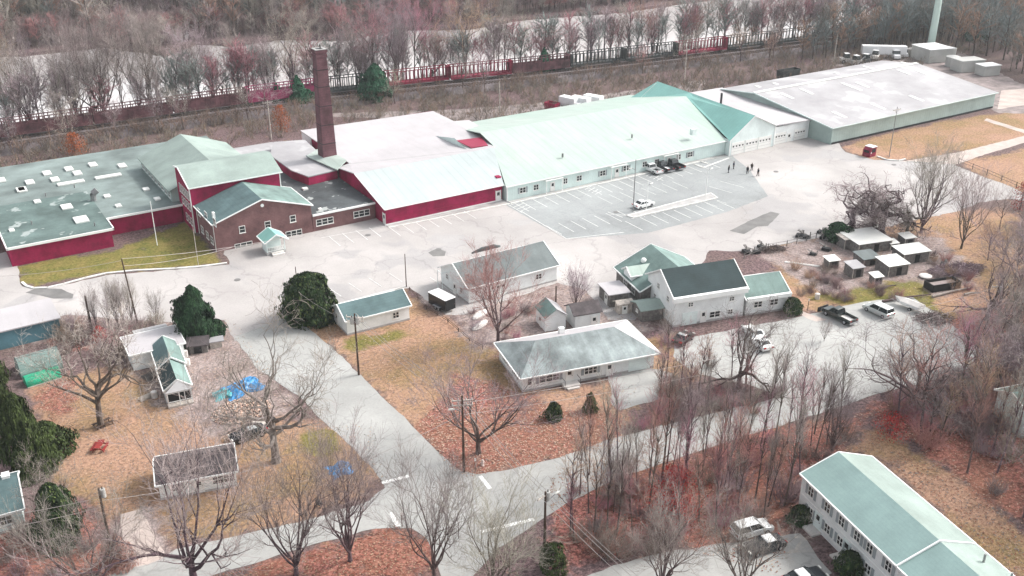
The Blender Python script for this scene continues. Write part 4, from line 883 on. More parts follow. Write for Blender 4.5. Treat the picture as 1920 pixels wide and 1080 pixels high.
def pickup(label, loc, rot, paint, L=5.7, W=1.98, plow=False, load=None):
    o = empty('pickup_truck', label, 'pickup truck', loc[0], loc[1], .04, R(rot)); h = L/2; q = MB()
    prof_body(q, [(-.3,.4),(-.3,1.1),(h-1.4,1.1),(h-.12,1.0),(h,.75),(h,.4)], W); q.build('body', paint, o, bevel=.06)
    q = MB(); q.box(-h,-W/2,.55,-h+.08,W/2,1.08); q.box(-h+.08,-W/2,.5,-.32,-W/2+.1,1.1); q.box(-h+.08,W/2-.1,.5,-.32,W/2,1.1); q.box(-h+.08,-W/2+.1,.5,-.32,W/2-.1,.62); q.build('bed', paint, o, bevel=.02)
    q = MB(); q.box(-h+.1,-W/2+.12,.622,-.34,W/2-.12,.66); q.build('bed_liner', load or 'dark', o)
    q = MB(); frustum(q,-.3,h-1.35,-.1,h-1.95,1.1,1.75,W/2-.06,W/2-.2); q.build('windows','glass',o)
    q = MB(); frustum(q,-.14,h-1.9,-.05,h-2.0,1.73,1.84,W/2-.18,W/2-.26); q.build('roof', paint, o, bevel=.03)
    
    for s_ in (-1,1):
        for x0, x1 in ((-.28,-.1),(h-1.36,h-1.93),(.45,.35)): q = MB(); q.bar((x0,s_*(W/2-.07),1.1),(x1,s_*(W/2-.2),1.75),.09); q.build('pillar', paint, o)
    wheels(o, L, W, .4, (-h+1.05, h-.95)); lights(o, L, W, .8, .7)
    q = MB(); q.box(-h-.12,-W/2+.05,.42,-h,W/2-.05,.6); q.box(h,-W/2+.05,.4,h+.1,W/2-.05,.6); q.build('bumper','hub',o)
    if plow:
        q = MB(); q.box(h+.45,-1.15,.1,h+.6,1.15,.85); q.bar((h,-.3,.4),(h+.5,-.3,.4),.1); q.bar((h,.3,.4),(h+.5,.3,.4),.1); q.build('plough','dark',o)
    return o
pickup('white pickup truck in the leftmost of three occupied stalls by the long white building', P(1222,322), 88, 'car_white')
pickup('black pickup truck parked between the white pickup and another dark one', P(1243,318), 88, 'car_black', load='box_white')
pickup('dark pickup truck in the right hand of the three occupied stalls', P(1264,314), 88, 'car_black')
sedan('white saloon car parked beside the traffic island', P(1206,388), 2, 'car_white')
pickup('very dark green pickup truck with a plough mount on the paved yard', P(1573,598), 90, 'car_green', plow=True, load='stone_pale')
sedan('silver minivan parked beside the dark green pickup', P(1646,588), 90, 'car_silver','car_white', kind='van', L=4.9, W=1.95)
sedan('black saloon car with a painted roof highlight parked on the grass by the firewood heap', P(466,820), 182, 'car_black','car_silver')  # silver roof paints the highlight on black bodywork
sedan('upper of two white cars behind the forked bare tree', P(1412,630), 75, 'car_white', name='parked_car')
sedan('lower of two white cars behind the forked bare tree', P(1426,650), 78, 'car_white', L=4.3)
sedan('dark green car beside the dry shrub near the two storey house', P(1281,640), 20, 'car_dark_green','car_silver', L=4.2)
sedan('white car under the branches beside the apartment block, nearer the woods', P(1408,1000), -10, 'car_white','car_white', kind='van')
sedan('dark car with a white roof under branches left of the apartment lawn', P(1432,1030), 170, 'car_black','car_white')
sedan('car at the bottom edge of the picture below the apartment path', P(1508,1092), -10, 'car_black','car_white')
# flat trailer beside black car
o = empty('flat_trailer','small flat trailer with dark sides parked behind the black car','trailer',*P(498,800)[:2],0,R(10))
q = MB(); q.box(-1.6,-.9,.5,1.6,.9,.6); q.box(-1.6,-.9,.6,1.6,-.8,.9); q.box(-1.6,.8,.6,1.6,.9,.9); q.build('bed','dark',o); q = MB(); q.box(-1.5,-.78,.61,-.1,.78,1.0); q.build('load','pale_wood',o); wheels(o,3.2,1.8,.3,(0,)); q = MB(); q.bar((-1.6,0,.5),(-2.6,0,.4),.1); q.build('drawbar','dark',o)
# enclosed trailer
o = empty('enclosed_trailer','black enclosed cargo trailer with a white roof next to the barn','trailer',*P(829,578)[:2],0,R(100))
q = MB(); q.box(-2.2,-1.05,.5,2.2,1.05,2.4); q.build('body','car_black',o,bevel=.06); q = MB(); q.box(-2.25,-1.1,2.4,2.25,1.1,2.5); q.build('roof','box_white',o,bevel=.03)
wheels(o,4.4,2.2,.34,(-.45,.35)); q = MB(); [q.box(-.9,s_*1.2-.16,.72,.8,s_*1.2+.16,.8) for s_ in (-1,1)]; q.build('mudguard','hub',o)
q = MB(); q.box(-2.24,-.9,.6,-2.2,.9,2.3); q.build('rear_door','dark',o); q = MB(); q.bar((2.2,0,.5),(3.4,0,.45),.12); q.build('drawbar','metal_grey',o)
# boat on trailer
o = empty('covered_boat','small boat under a pale cover on a trailer beside the minivan','boat',*P(1704,578)[:2],0,R(97))
q = MB(); q.add([(-2.2,-.8,.6),(1.0,-.8,.6),(2.4,0,.75),(1.0,.8,.6),(-2.2,.8,.6),(-2.2,-.95,1.1),(1.1,-.95,1.15),(2.7,0,1.3),(1.1,.95,1.15),(-2.2,.95,1.1)],[(4,3,2,1,0),(0,1,6,5),(1,2,7,6),(2,3,8,7),(3,4,9,8),(4,0,5,9)]); q.build('hull','box_white',o)
q = MB(); q.add([(-2.2,-.95,1.12),(1.1,-.95,1.17),(2.7,0,1.32),(1.1,.95,1.17),(-2.2,.95,1.12),(-2.1,0,1.5),(1.2,0,1.55)],[(0,1,6,5),(1,2,6),(2,3,6),(3,4,5,6),(4,0,5)]); q.build('cover','stone_pale',o)
wheels(o,4.4,1.9,.3,(-.6,)); q = MB(); q.bar((-2,0,.45),(3.4,0,.45),.1); q.build('drawbar','metal_grey',o)
# box trucks behind the long building
def box_truck(label, loc, rot, sc_=1.0):
    o = empty('box_truck', label, 'box truck', loc[0], loc[1], 0, R(rot)); q = MB(); q.box(-3.6,-1.2,.95,1.6,1.2,3.4); q.build('cargo_box','box_white',o,bevel=.05)
    q = MB(); prof_body(q,[(1.75,.5),(1.75,2.3),(2.6,2.3),(3.1,1.45),(3.9,1.3),(4.0,.5)],2.1); q.build('cab','box_white',o,bevel=.05)
    q = MB(); frustum(q,2.0,3.12,2.1,2.62,1.5,2.26,1.075,1.06); q.build('windows','glass',o); q = MB(); q.box(-3.5,-.5,.6,3.6,.5,.94); q.build('chassis','dark',o)
    wheels(o,7.6,2.2,.45,(-2.2,3.0)); lights(o,8.0,2.1,.7,.8); return o
pt = P(1075,208)
box_truck('leftmost white box truck behind the long building, nearest the red bin', P(1072,206), -72)
box_truck('middle white box truck of the three behind the long building', P(1094,206), -68)
box_truck('rightmost white box truck of the three behind the long building', P(1118,203), -68)
def skip_bin(label, loc, rot, L, W, h, m, name='dumpster', lid=None):
    o = empty(name, label, 'dumpster', loc[0], loc[1], 0, R(rot)); q = MB()
    q.add([(-L/2+.2,-W/2,.15),(L/2-.2,-W/2,.15),(L/2-.2,W/2,.15),(-L/2+.2,W/2,.15),(-L/2,-W/2,h),(L/2,-W/2,h),(L/2,W/2,h),(-L/2,W/2,h),(-L/2+.1,-W/2+.1,h),(L/2-.1,-W/2+.1,h),(L/2-.1,W/2-.1,h),(-L/2+.1,W/2-.1,h),(-L/2+.3,-W/2+.1,.3),(L/2-.3,-W/2+.1,.3),(L/2-.3,W/2-.1,.3),(-L/2+.3,W/2-.1,.3)],
      [(3,2,1,0),(0,1,5,4),(1,2,6,5),(2,3,7,6),(3,0,4,7),(4,5,9,8),(5,6,10,9),(6,7,11,10),(7,4,8,11),(8,9,13,12),(9,10,14,13),(10,11,15,14),(11,8,12,15),(12,13,14,15)]); q.build('bin', m, o)
    q = MB(); k_ = int(L/.7); [q.box(-L/2+.3+i*.7,s_*(W/2)-.05,.2,-L/2+.38+i*.7,s_*(W/2)+.05,h-.05) for i in range(k_) for s_ in (-1,1)]; q.build('rib', m, o)
    if lid: q = MB(); q.slab([(-L/2,-W/2,h+.25),(L/2,-W/2,h+.25),(L/2,W/2,h+.45),(-L/2,W/2,h+.45)],.08); q.build('lid', lid, o)
    return o
skip_bin('red open skip bin left of the white box trucks', P(1035,207), -70, 3.6, 2.4, 2.2, 'red_paint')
skip_bin('black ribbed roll off dumpster behind the warehouse', P(1477,146), 0, 7.5, 2.5, 2.6, 'wagon_dark')
o = empty('ticket_booth','small crimson booth with a white lid standing at the edge of the straw field','booth',*P(1629,292)[:2],0,R(5))
q = MB(); prof_body(q,[(-1.2,0),(-1.2,1.6),(-.5,2.2),(1.2,2.2),(1.2,0)],2.0,.0); q.build('body','red_paint',o,bevel=.05); q = MB(); q.box(-.5,-1.05,2.2,1.3,1.05,2.32); q.build('lid','box_white',o); q = MB(); q.box(-.6,-1.03,1.0,.8,-.99,1.9); q.box(-1.22,-.7,1.0,-1.19,.7,1.6); q.build('opening','dark',o); q = MB(); q.box(-.9,-1.06,.9,-.6,-1.0,1.2); q.build('sign','box_white',o)
# yard behind the warehouse
pts_ = [(1586,118,'roughcast grey equipment stack at the left end of the row behind the warehouse'),(1604,122,'pale machine with dark wheels second in the row behind the warehouse'),(1622,119,'dark loader third in the row behind the warehouse'),(1640,112,'pale tracked machine right behind the warehouse ridge')]
for i, (px, py, lab_) in enumerate(pts_):
    p = P(px,py); o = empty('yard_machine',lab_,'machine',p.x,p.y,0,R(20*i-30),'machines behind the warehouse'); q = MB(); q.box(-2,-1.1,.6,1.6,1.1,1.7); q.build('body',['stone_pale','tank','wagon_dark','stone_pale'][i],o,bevel=.1)
    q = MB(); frustum(q,-.9,.9,-.7,.6,1.7,3.0,1.0,.8); q.build('cab','glass',o); q = MB(); q.box(-.75,-.85,3.0,.65,.85,3.12); q.build('cab_roof','box_white',o); wheels(o,4,2.3,.6,(-1.2,1.1)); q = MB(); q.bar((1.5,0,1.2),(3.4,0,2.4),.3); q.bar((3.4,0,2.4),(4.3,0,1.0),.25); q.build('boom','metal_grey',o)
p = P(1655,108); o = empty('long_trailer','long white box trailer parked end on behind the warehouse roof','trailer',p.x,p.y,0,R(-38)); q = MB(); q.box(-7,-1.3,1.2,7,1.3,3.9); q.build('body','box_white',o,bevel=.08); q = MB(); q.box(-6.5,-.5,.9,6.5,.5,1.18); q.build('chassis','dark',o); wheels(o,13,2.4,.5,(-5.4,-4.2)); q = MB(); [q.bar((5,s_*.6,0),(5,s_*.6,1.2),.15) for s_ in (-1,1)]; q.build('landing_leg','dark',o)
for px, py, s_, lab_ in [(1690,106,1.0,'white lorry cab unit right of the long box trailer'),(1676,109,.9,'pale lorry cab unit between the long box trailer and the white cab')]:
    p = P(px,py); o = empty('lorry_cab',lab_,'lorry',p.x,p.y,0,R(-120)); q = MB(); prof_body(q,[(-2.6,.5),(-2.6,1.0),(.2,1.0),(.2,2.9),(1.6,2.9),(1.9,1.6),(2.9,1.4),(3.0,.5)],2.2); q.build('cab','box_white',o,bevel=.07); q = MB(); frustum(q,.5,1.9,.5,1.66,1.7,2.7,1.12,1.12); q.build('windows','glass',o); wheels(o,5.6,2.2,.5,(-1.8,2.1))
def tank(px, py, r, h, lab_, L=None, rot=0, m='tank', m2='box_white'):
    p = P(px,py); o = empty('storage_tank' if not L else 'block_bunker', lab_, 'tank' if not L else 'bunker', p.x, p.y, 0, R(rot)); q = MB()
    if L: q.box(-L/2,-r,0,L/2,r,h); q.build('body',m,o,bevel=.2); q = MB(); q.box(-L/2-.1,-r-.1,h,L/2+.1,r+.1,h+.2); q.build('cover',m2,o)
    else: q.tube((0,0,0),(0,0,h),r,r,18,True); q.build('body',m,o); q = MB(); q.tube((0,0,h),(0,0,h+.5),r,.3,18,True); q.build('lid',m2,o)
    return o
tank(1745,112,4.5,4.2,'big concrete block bunker with a white cover at the foot of the pale mast',9,-14,m2='box_white'); tank(1775,108,2.6,3.2,'round grey tank on the right of the covered bunker',m2='tank'); tank(1722,104,2.4,3.4,'round grey tank on the left of the covered bunker',m2='tank'); tank(1708,104,1.6,2.2,'small round tank nearest the lorry cabs',m2='stone_pale')
tank(1785,124,2.2,3.0,'dark mouthed round culvert tank between the bunkers',m2='tank'); tank(1812,132,2.6,3.4,'long open grey bunker right of the round tanks',8.5,-16,m2='tank'); tank(1850,140,2.0,3.0,'pale box with a bright white lid at the right end of the yard row',6,-14)
# mast
p = P(1743,98); o = empty('mast','very tall pale green tapering monopole mast rising out of the top of the frame','mast',p.x,p.y)
q = MB(); q.tube((0,0,0),(-.0,0,48),1.25,.7,16,True); q.build('pole','tower',o); q = MB(); q.tube((0,0,0),(0,0,.8),2.0,2.0,16,True); q.build('base','concrete',o); q = MB(); [q.tube((1.2,0,z),(1.35,0,z),.06,.06,4) for z in range(2,40,2)]; q.build('climbing_peg','metal_grey',o)
# ================================================================== POLES, LAMPS, WIRES
TOPS = {}
def pole(key, px, py, top, label, name='utility_pole', arms=(1,), r=.17, m='wood_pole', lean=(0,0), trans=0, lamp=0, rot=0, meter=0):
    p = P(px,py); lo, hi = 0, 60
    for _ in range(40):
        md = (lo+hi)/2; v = Vector((p.x+lean[0],p.y+lean[1],md-CH)); zz = v.dot(_fw); yy = 540-FPX*v.dot(_up)/zz
        if yy < top: hi = md
        else: lo = md
    h = lo; o = empty(name, label, 'street lamp' if name == 'street_lamp' else ('flagpole' if name == 'flagpole' else 'utility pole'), p.x, p.y, 0, R(rot))
    lx_ = Vector((lean[0]*math.cos(-R(rot))-lean[1]*math.sin(-R(rot)), lean[0]*math.sin(-R(rot))+lean[1]*math.cos(-R(rot)), h))
    q = MB(); q.tube((0,0,-.2), lx_, r, r*.65, 8, True); q.build('pole', m, o)
    for j in arms:
        if not j: continue
        c = lx_*(1-.06*j)
        q = MB(); q.bar(c+Vector((-1.25,0,0)), c+Vector((1.25,0,0)), .13, .13); q.bar(c+Vector((-.7,0,0)), lx_*(1-.06*j-.07), .05); q.bar(c+Vector((.7,0,0)), lx_*(1-.06*j-.07), .05); a = q.build('crossarm','pale_wood',o)
        q = MB(); [q.tube(c+Vector((x,0,.05)), c+Vector((x,0,.3)), .06,.05,6,True) for x in (-1.15,-.45,.45,1.15)]; q.build('insulator','stone_pale',a)
    for j in range(trans):
        c = lx_*.84+Vector((.38 if j == 0 else -.38, -.1*j, 0)); q = MB(); q.tube(c, c+Vector((0,0,1.0)), .27,.27,12,True); t_ = q.build('transformer','tank',o)
        q = MB(); q.tube(c+Vector((0,0,1)), c+Vector((0,0,1.3)), .07,.05,6,True); q.build('bushing','dark',t_)
    if lamp:
        c = lx_*.8; e_ = c+Vector((lamp,0,.4)); q = MB(); q.bar(c, e_, .07); a = q.build('lamp_arm','metal_grey',o); q = MB(); q.blob(tuple(e_+Vector((.3*(1 if lamp>0 else -1),0,-.02))),.42,.16,.12,8,5); q.build('lamp_head','lamp_lens',a)
    wp_ = o.matrix_basis.copy(); TOPS[key] = Matrix.Translation(o.location) @ Matrix.Rotation(R(rot),4,'Z') @ lx_
    return o
pole('a',258,605,485,'slim leaning utility pole beside the mobile home','utility_pole',(0,),.15,lean=(-.6,.4))
pole('b',673,703,588,'utility pole with two transformers rising in front of the small white shop',trans=2,rot=-40,arms=(1,2))
pole('c',870,885,742,'utility pole with double crossarms and a lamp at the street corner',arms=(1,2),rot=-25,lamp=-1.0)
pole('d',1021,1030,922,'utility pole with a street lamp arm at the lower edge of the woods',arms=(1,),rot=15,lamp=1.6,trans=1)
pole('e',210,1035,915,'utility pole with a transformer beside the bungalow drive',arms=(0,),trans=1,rot=20)
pole('f',1839,642,530,'leaning utility pole with a transformer at the right of the paved yard',arms=(1,),trans=1,lean=(1.6,.0),rot=-20)
pole('g',762,538,476,'short bare pole at the corner of the white shop kerb',arms=(0,),r=.1)
pole('h',1187,397,298,'tall slim light pole beside the traffic island','street_lamp',(0,),.11,'metal_grey',lamp=-.8,rot=-15)
pole('i',937,215,153,'bare utility pole behind the mill roofs in the brush',arms=(0,),r=.16,m='pale_wood')
pole('j',509,262,188,'pale utility pole between the monitor roof and the brick stack',arms=(1,),m='pale_wood')
pole('k',1283,158,90,'utility pole beside the railway above the aqua garage',arms=(1,),m='pale_wood')
pole('l',1563,118,64,'thin utility pole near the machines behind the warehouse',arms=(0,),m='pale_wood')
pole('m',295,460,378,'white flagpole on the green lawn before the red mill','flagpole',(0,),.08,'white_trim')
pole('n',1323,370,308,'white lamp post at the right end of the traffic island','street_lamp',(0,),.08,'white_trim',lamp=.7)
pole('o',1212,392,338,'white lamp post next to the white saloon car','street_lamp',(0,),.08,'white_trim',lamp=.6)
pole('p',1667,295,200,'tall thin light pole on the straw field before the warehouse','street_lamp',(1,),.10,'metal_grey')
pole('q',372,497,425,'thin bare pole on the grass corner by the brick office',arms=(0,),r=.06,m='pale_wood')
pole('r',562,582,500,'short bare pole hidden by the round yew',arms=(0,),r=.1)
pole('s',1042,572,536,'dark short post behind the white garden shed',arms=(0,),r=.14)
pole('t',1233,560,520,'dark post between the white roofed shed and the two storey house',arms=(0,),r=.12)
pole('u',172,618,555,'broken bare pole stump among the bushes by the blue building',arms=(0,),r=.2)
def wire(a, b_, sag=.8, r=.022, label='overhead wire', off=0):
    a = Vector(a); b_ = Vector(b_); q = MB(); N = 14; pr = None
    for i in range(N+1):
        f_ = i/N; p = a.lerp(b_, f_); p.z -= sag*4*f_*(1-f_)
        if pr is not None: q.tube(pr, p, r, r, 4)
        pr = p
    o = q.build('overhead_wire','wire'); return tag(o, label, 'wire', 'overhead wires')
T_ = TOPS; off3 = [Vector((-.6,-1.0,-.5)), Vector((0,0,-.3)), Vector((.6,1.0,-.5))]
nm = ['lower','middle','upper']
for i, o_ in enumerate(off3):
    wire(T_['b']+o_, T_['c']+o_, .9, .032, nm[i]+' wire from the transformer pole by the shop to the street corner pole')
    wire(T_['c']+o_, T_['d']+o_, .6, .032, nm[i]+' wire from the street corner pole to the lamp pole by the woods')
    wire(T_['d']+o_, P(1330,1190,7)+o_, .8, .032, nm[i]+' wire leaving the lamp pole towards the lower right corner')
wire(T_['c']+Vector((0,0,-1)), T_['f']+Vector((0,0,-.6)), 1.6, .03, 'upper wire crossing in front of the ranch house to the leaning pole')
wire(T_['c']+Vector((0,0,-2.6)), T_['f']+Vector((0,0,-2.4)), 2.0, .03, 'lower wire crossing in front of the ranch house to the leaning pole')
wire(T_['c']+Vector((0,0,-2.4)), P(560,905,5.5), .7, .03, 'wire from the street corner pole over the side street')
wire(T_['a'], P(560,440,5.2), .6, .032, 'upper wire from the leaning pole to the brick office')
wire(T_['a']+Vector((0,0,-1.2)), P(440,462,4.0), .6, .03, 'lower wire from the leaning pole to the brick office')
wire(T_['a']+Vector((0,0,-.3)), P(-60,520,9.0), .6, .03, 'wire from the leaning pole out of the left edge')
wire(T_['e']+Vector((0,0,-1.2)), P(-60,975,5.5), .3, .03, 'upper wire from the bungalow pole to the left edge')
wire(T_['e']+Vector((0,0,-2.4)), P(-60,1000,5.0), .3, .03, 'lower wire from the bungalow pole to the left edge')
wire(T_['e']+Vector((0,0,-1.6)), P(470,880,4.5), .5, .025, 'service wire from the bungalow pole past the bungalow')
wire(T_['b']+Vector((0,0,-1.5)), P(560,548,7.0), .5, .025, 'service wire from the transformer pole over the round yew')
wire(T_['f']+Vector((0,0,-.8)), P(2050,560,10), .8, .03, 'wire leaving the leaning pole to the right edge')
# ================================================================== SMALL THINGS
o = empty('picnic_table','red picnic table on the grass left of the bungalow','picnic table',*P(188,842)[:2],0,R(60))
q = MB(); q.box(-.95,-.4,.72,.95,.4,.78); q.build('tabletop','picnic_red',o)
for s_ in (-1,1): q = MB(); q.box(-.95,s_*.75-.15,.42,.95,s_*.75+.15,.47); q.build('bench','picnic_red',o)
for x in (-.7,.7): q = MB(); q.bar((x,-.75,0),(x,-.15,.72),.09); q.bar((x,.75,0),(x,.15,.72),.09); q.bar((x,-.8,.4),(x,.8,.4),.08); q.build('leg','picnic_red',o)
o = empty('tree_bench','wooden bench set round the foot of the bare yard tree','bench',*P(194,798)[:2],0,R(15))
q = MB(); q.box(-1.2,-.7,.42,1.2,-.3,.48); q.box(-1.2,.3,.42,1.2,.7,.48); q.build('seat','wood_pole',o); q = MB(); [q.bar((x,y,0),(x,y,.42),.1) for x in (-1,1) for y in (-.5,.5)]; q.build('leg','wood_pole',o)
o = empty('garden_chair','small dark chair on the grass near the blue tarpaulin','chair',*P(600,950)[:2],0,R(30))
q = MB(); q.box(-.3,-.3,.4,.3,.3,.46); q.build('seat','dark',o); q = MB(); q.box(-.3,.25,.46,.3,.32,1.0); q.build('backrest','dark',o)
for x in (-.25,.25):
    for y in (-.25,.25): q = MB(); q.bar((x,y,0),(x,y,.4),.06); q.build('leg','dark',o)
rg = random.Random(3)
def tarp(px, py, rx_, ry_, h, m, label, rot=0):
    q = MB(); n_ = 14; V = []; F = []
    for j in range(n_+1):
        for i in range(n_+1):
            u = i/n_*2-1; v_ = j/n_*2-1; r2 = min(1, u*u+v_*v_); k_ = 1+.18*math.sin(5*u+px)+.15*math.cos(6*v_+py)
            V.append((u*rx_*k_, v_*ry_*k_, max(.03, h*(1-r2)**.5*(.8+.4*rg.random()))))
    for j in range(n_):
        for i in range(n_): F.append((j*(n_+1)+i,j*(n_+1)+i+1,(j+1)*(n_+1)+i+1,(j+1)*(n_+1)+i))
    q.add(V, F); o = q.build('tarpaulin', m); o.location = P(px,py); o.rotation_euler.z = R(rot); return tag(o, label, 'tarpaulin')
tarp(458,727,2.6,1.9,.9,'tarp_blue','crumpled bright blue tarpaulin over the back of the firewood heap',10)
tarp(420,740,1.3,1.2,.7,'tarp_teal','small teal tarpaulin at the left end of the firewood heap')
tarp(641,880,1.35,1.2,.8,'tarp_blue','blue tarpaulin heap between two bare trees beside the side street')
# firewood heap: countless split logs
q = MB()
for i in range(1500):
    a = rg.uniform(0,2*math.pi); r2 = rg.random()**.5; x = r2*3.9*math.cos(a); y = r2*2.9*math.sin(a); z = .95*(1-r2*r2)+rg.uniform(0,.15)
    d_ = Vector((rg.uniform(-1,1),rg.uniform(-1,1),rg.uniform(-.5,.5))).normalized()*.21; q.cur = rg.choice((0,0,1,2)); q.bar(Vector((x,y,z))-d_, Vector((x,y,z))+d_, .14, .12)
o = q.build('firewood_heap',['firewood','pale_wood','bark']); o.location = P(452,772); tag(o,'big loose heap of split firewood beside the black saloon car','firewood heap',kind='stuff')
for k_, (px, py, lab_) in enumerate([(292,690,'stack of grey planks along the left wall of the dark roofed cottage'),(272,712,'lower stack of grey planks left of the cottage'),(262,752,'pale board pile on the grass left of the cottage porch')]):
    q = MB()
    for i in range(16): q.bar((rg.uniform(-.2,.2),-1+i*.14,.1+.12*(i%3)),(2.4+rg.uniform(-.3,.3),-1+i*.14,.1+.12*(i%3)),.13,.08)
    o = q.build('plank_stack','grey_wood' if k_<2 else 'pale_wood'); o.location = P(px,py); o.rotation_euler.z = R(15); o.scale = (1,.8 if k_<2 else .4,1); tag(o,lab_,'plank stack')
for k_, (px, py, m_, lab_) in enumerate([(900,592,'stone_pale','pale upturned boat on the dirt yard left of the forked tree'),(900,612,'stone_pale','second pale boat hull lower in the dirt yard')]):
    q = MB(); q.blob((0,0,.2),2.0,.7,.5,10,6); o = q.build('upturned_boat',m_); o.location = P(px,py); o.rotation_euler.z = R(25); tag(o,lab_,'boat')
for k_, (px, py, m_, lab_) in enumerate([(348,640,'box_white','white water tank beside the mobile home'),(348,668,'stone_pale','pale drum right of the dark roofed cottage'),(352,684,'stone_pale','second pale drum right of the cottage, lower down'),(290,745,'stone_pale','pale drum left of the cottage porch'),(1532,560,'stone_pale','pale stump at the left end of the farm path'),(1475,562,'stone_pale','pale round stone behind the white wing')]):
    q = MB(); q.tube((0,0,0),(0,0,.9),.42,.42,10,True); q.tube((0,0,.9),(0,0,1.0),.36,.2,10,True); o = q.build('drum',m_); o.location = P(px,py); tag(o,lab_,'drum')
# hydrant and its marker posts, sign posts
o = empty('fire_hydrant','pale fire hydrant beside the street corner pole','hydrant',*P(905,873)[:2])
q = MB(); q.tube((0,0,0),(0,0,.12),.22,.22,10,True); q.tube((0,0,.1),(0,0,.75),.15,.14,10,True); q.blob((0,0,.75),.17,.17,.14,10,5); q.build('barrel','hydrant_paint',o); q = MB(); q.tube((-.28,0,.5),(.28,0,.5),.08,.08,8,True); q.tube((0,-.28,.5),(0,0,.5),.09,.09,8,True); q.build('outlet','hydrant_paint',o)
for px, py, lab_ in [(891,886,'thin marker post between the corner pole and the hydrant'),(754,988,'thin sign post beside the lower stop line'),(1514,582,'white topped post by the wing path'),(860,1010,'short dark post at the lower road edge')]:
    p = P(px,py); o = empty('marker_post',lab_,'post',p.x,p.y); q = MB(); q.tube((0,0,0),(0,0,2.0),.05,.05,6,True); q.build('post','wood_pole',o); q = MB(); q.box(-.12,-.06,1.7,.12,-.03,2.1); q.build('plate','stone_pale',o)
for i in range(14):
    p = P(1474+i*4.6,492+i*.6); q = MB(); q.blob((0,0,.05),.42,.3,.16,7,4); o = q.build('path_stone','stone_pale'); o.location = p; tag(o,'pale stone in the row crossing the farm yard','stone','row of pale stones in the farm yard')
# people
def person(loc, rot, top, legs, stride, label):
    import bmesh
    nodes = [((0,0,.95),.135,.10),((0,0,1.15),.13,.095),((0,0,1.38),.17,.10),((0,0,1.5),.055,.055),((0,0,1.6),.09,.10),((0,0,1.70),.095,.105),((0,0,1.77),.06,.07)]
    V = []; E = []; Rr = []
    def nd(p, r, par=None):
        V.append(p); Rr.append(r); 
        if par is not None: E.append((par, len(V)-1))
        return len(V)-1
    a = nd((0,0,.96),(.15,.11)); b_ = nd((0,0,1.18),(.13,.10),a); c = nd((0,0,1.40),(.17,.10),b_); d_ = nd((0,0,1.52),(.06,.06),c); e_ = nd((0,.02,1.63),(.085,.10),d_); nd((0,.01,1.74),(.075,.085),e_)
    for s_ in (-1,1):
        h1 = nd((s_*.10,0,.88),(.09,.09),a); k1 = nd((s_*.11,s_*stride*.5+.03,.48),(.062,.065),h1); f1 = nd((s_*.12,s_*stride,.09),(.045,.05),k1); nd((s_*.13,s_*stride+.16,.04),(.045,.035),f1)
        s1 = nd((s_*.21,0,1.40),(.06,.06),c); l1 = nd((s_*.26,-s_*stride*.3-.02,1.12),(.045,.045),s1); w1 = nd((s_*.25,-s_*stride*.4+.08,.86),(.03,.034),l1); hd = nd((s_*.25,-s_*stride*.4+.10,.79),(.034,.02),w1)
        for i in range(4): nd((s_*.25,-s_*stride*.4+.07+.02*i,.70+.008*abs(i-1.5)),(.009,.009),hd)
        nd((s_*.22,-s_*stride*.4+.14,.76),(.010,.010),hd)
    me_ = bpy.data.meshes.new('body'); me_.from_pydata(V, E, []); root = empty('person', label, 'person', loc[0], loc[1], .04, R(rot))
    o = bpy.data.objects.new('body', me_); C.objects.link(o); o.parent = root; sk = o.modifiers.new('skin','SKIN'); 
    for i, sv in enumerate(me_.skin_vertices[0].data): sv.radius = Rr[i]; sv.use_root = (i == 0)
    ss = o.modifiers.new('sub','SUBSURF'); ss.levels = 1; ss.render_levels = 1; me_.materials.append(M['skin'])
    q = MB(); q.blob((0,-.0,1.70),.10,.11,.11,10,6); q.build('hair','hair',root,smooth=True)
    q = MB()   # jacket and sleeves as one sheath over the body
    def sheath(pts, n_=10):
        rings = []
        for (p, rx_, ry_) in pts: rings.append([(p[0]+rx_*math.cos(2*math.pi*i/n_), p[1]+ry_*math.sin(2*math.pi*i/n_), p[2]) for i in range(n_)])
        V_ = sum(rings, []); q.add(V_, [(j*n_+i,j*n_+(i+1)%n_,(j+1)*n_+(i+1)%n_,(j+1)*n_+i) for j in range(len(rings)-1) for i in range(n_)]+[tuple(range(n_))[::-1]])
    sheath([((0,0,.82),.20,.15),((0,0,1.1),.19,.15),((0,0,1.38),.23,.15),((0,0,1.48),.16,.10),((0,0,1.54),.08,.08)])
    for s_ in (-1,1): sheath([((s_*.25,-s_*stride*.4+.08,.88),.055,.055),((s_*.26,-s_*stride*.3-.02,1.12),.07,.07),((s_*.22,0,1.42),.085,.085),((s_*.17,0,1.48),.05,.06)],8)
    q.build('jacket',top,root,smooth=True); q = MB()
    for s_ in (-1,1): sheath([((s_*.12,s_*stride,.08),.07,.075),((s_*.11,s_*stride*.5+.03,.48),.085,.09),((s_*.10,0,.90),.12,.13)],8)
    q.build('trousers',legs,root,smooth=True); q = MB(); [q.box(s_*.12-.05,s_*stride-.08,0,s_*.12+.05,s_*stride+.2,.09) for s_ in (-1,1)]; q.build('shoe','dark',root,bevel=.02)
person(P(1366,324),20,'cloth_dark','cloth_navy',.08,'leftmost of five people, in dark clothes, standing near the garage corner')
person(P(1375,317),200,'cloth_navy','cloth_dark',.05,'person in a navy jacket just right of the leftmost one, nearest the garage')
person(P(1401,326),120,'cloth_dark','cloth_dark',.22,'person in black walking in the middle of the group of five')
person(P(1409,320),-60,'cloth_brown','cloth_dark',.15,'person in a brown jacket behind and right of the middle one')
person(P(1421,330),90,'cloth_dark','cloth_brown',.18,'rightmost of five people, in a black jacket, apart from the others')
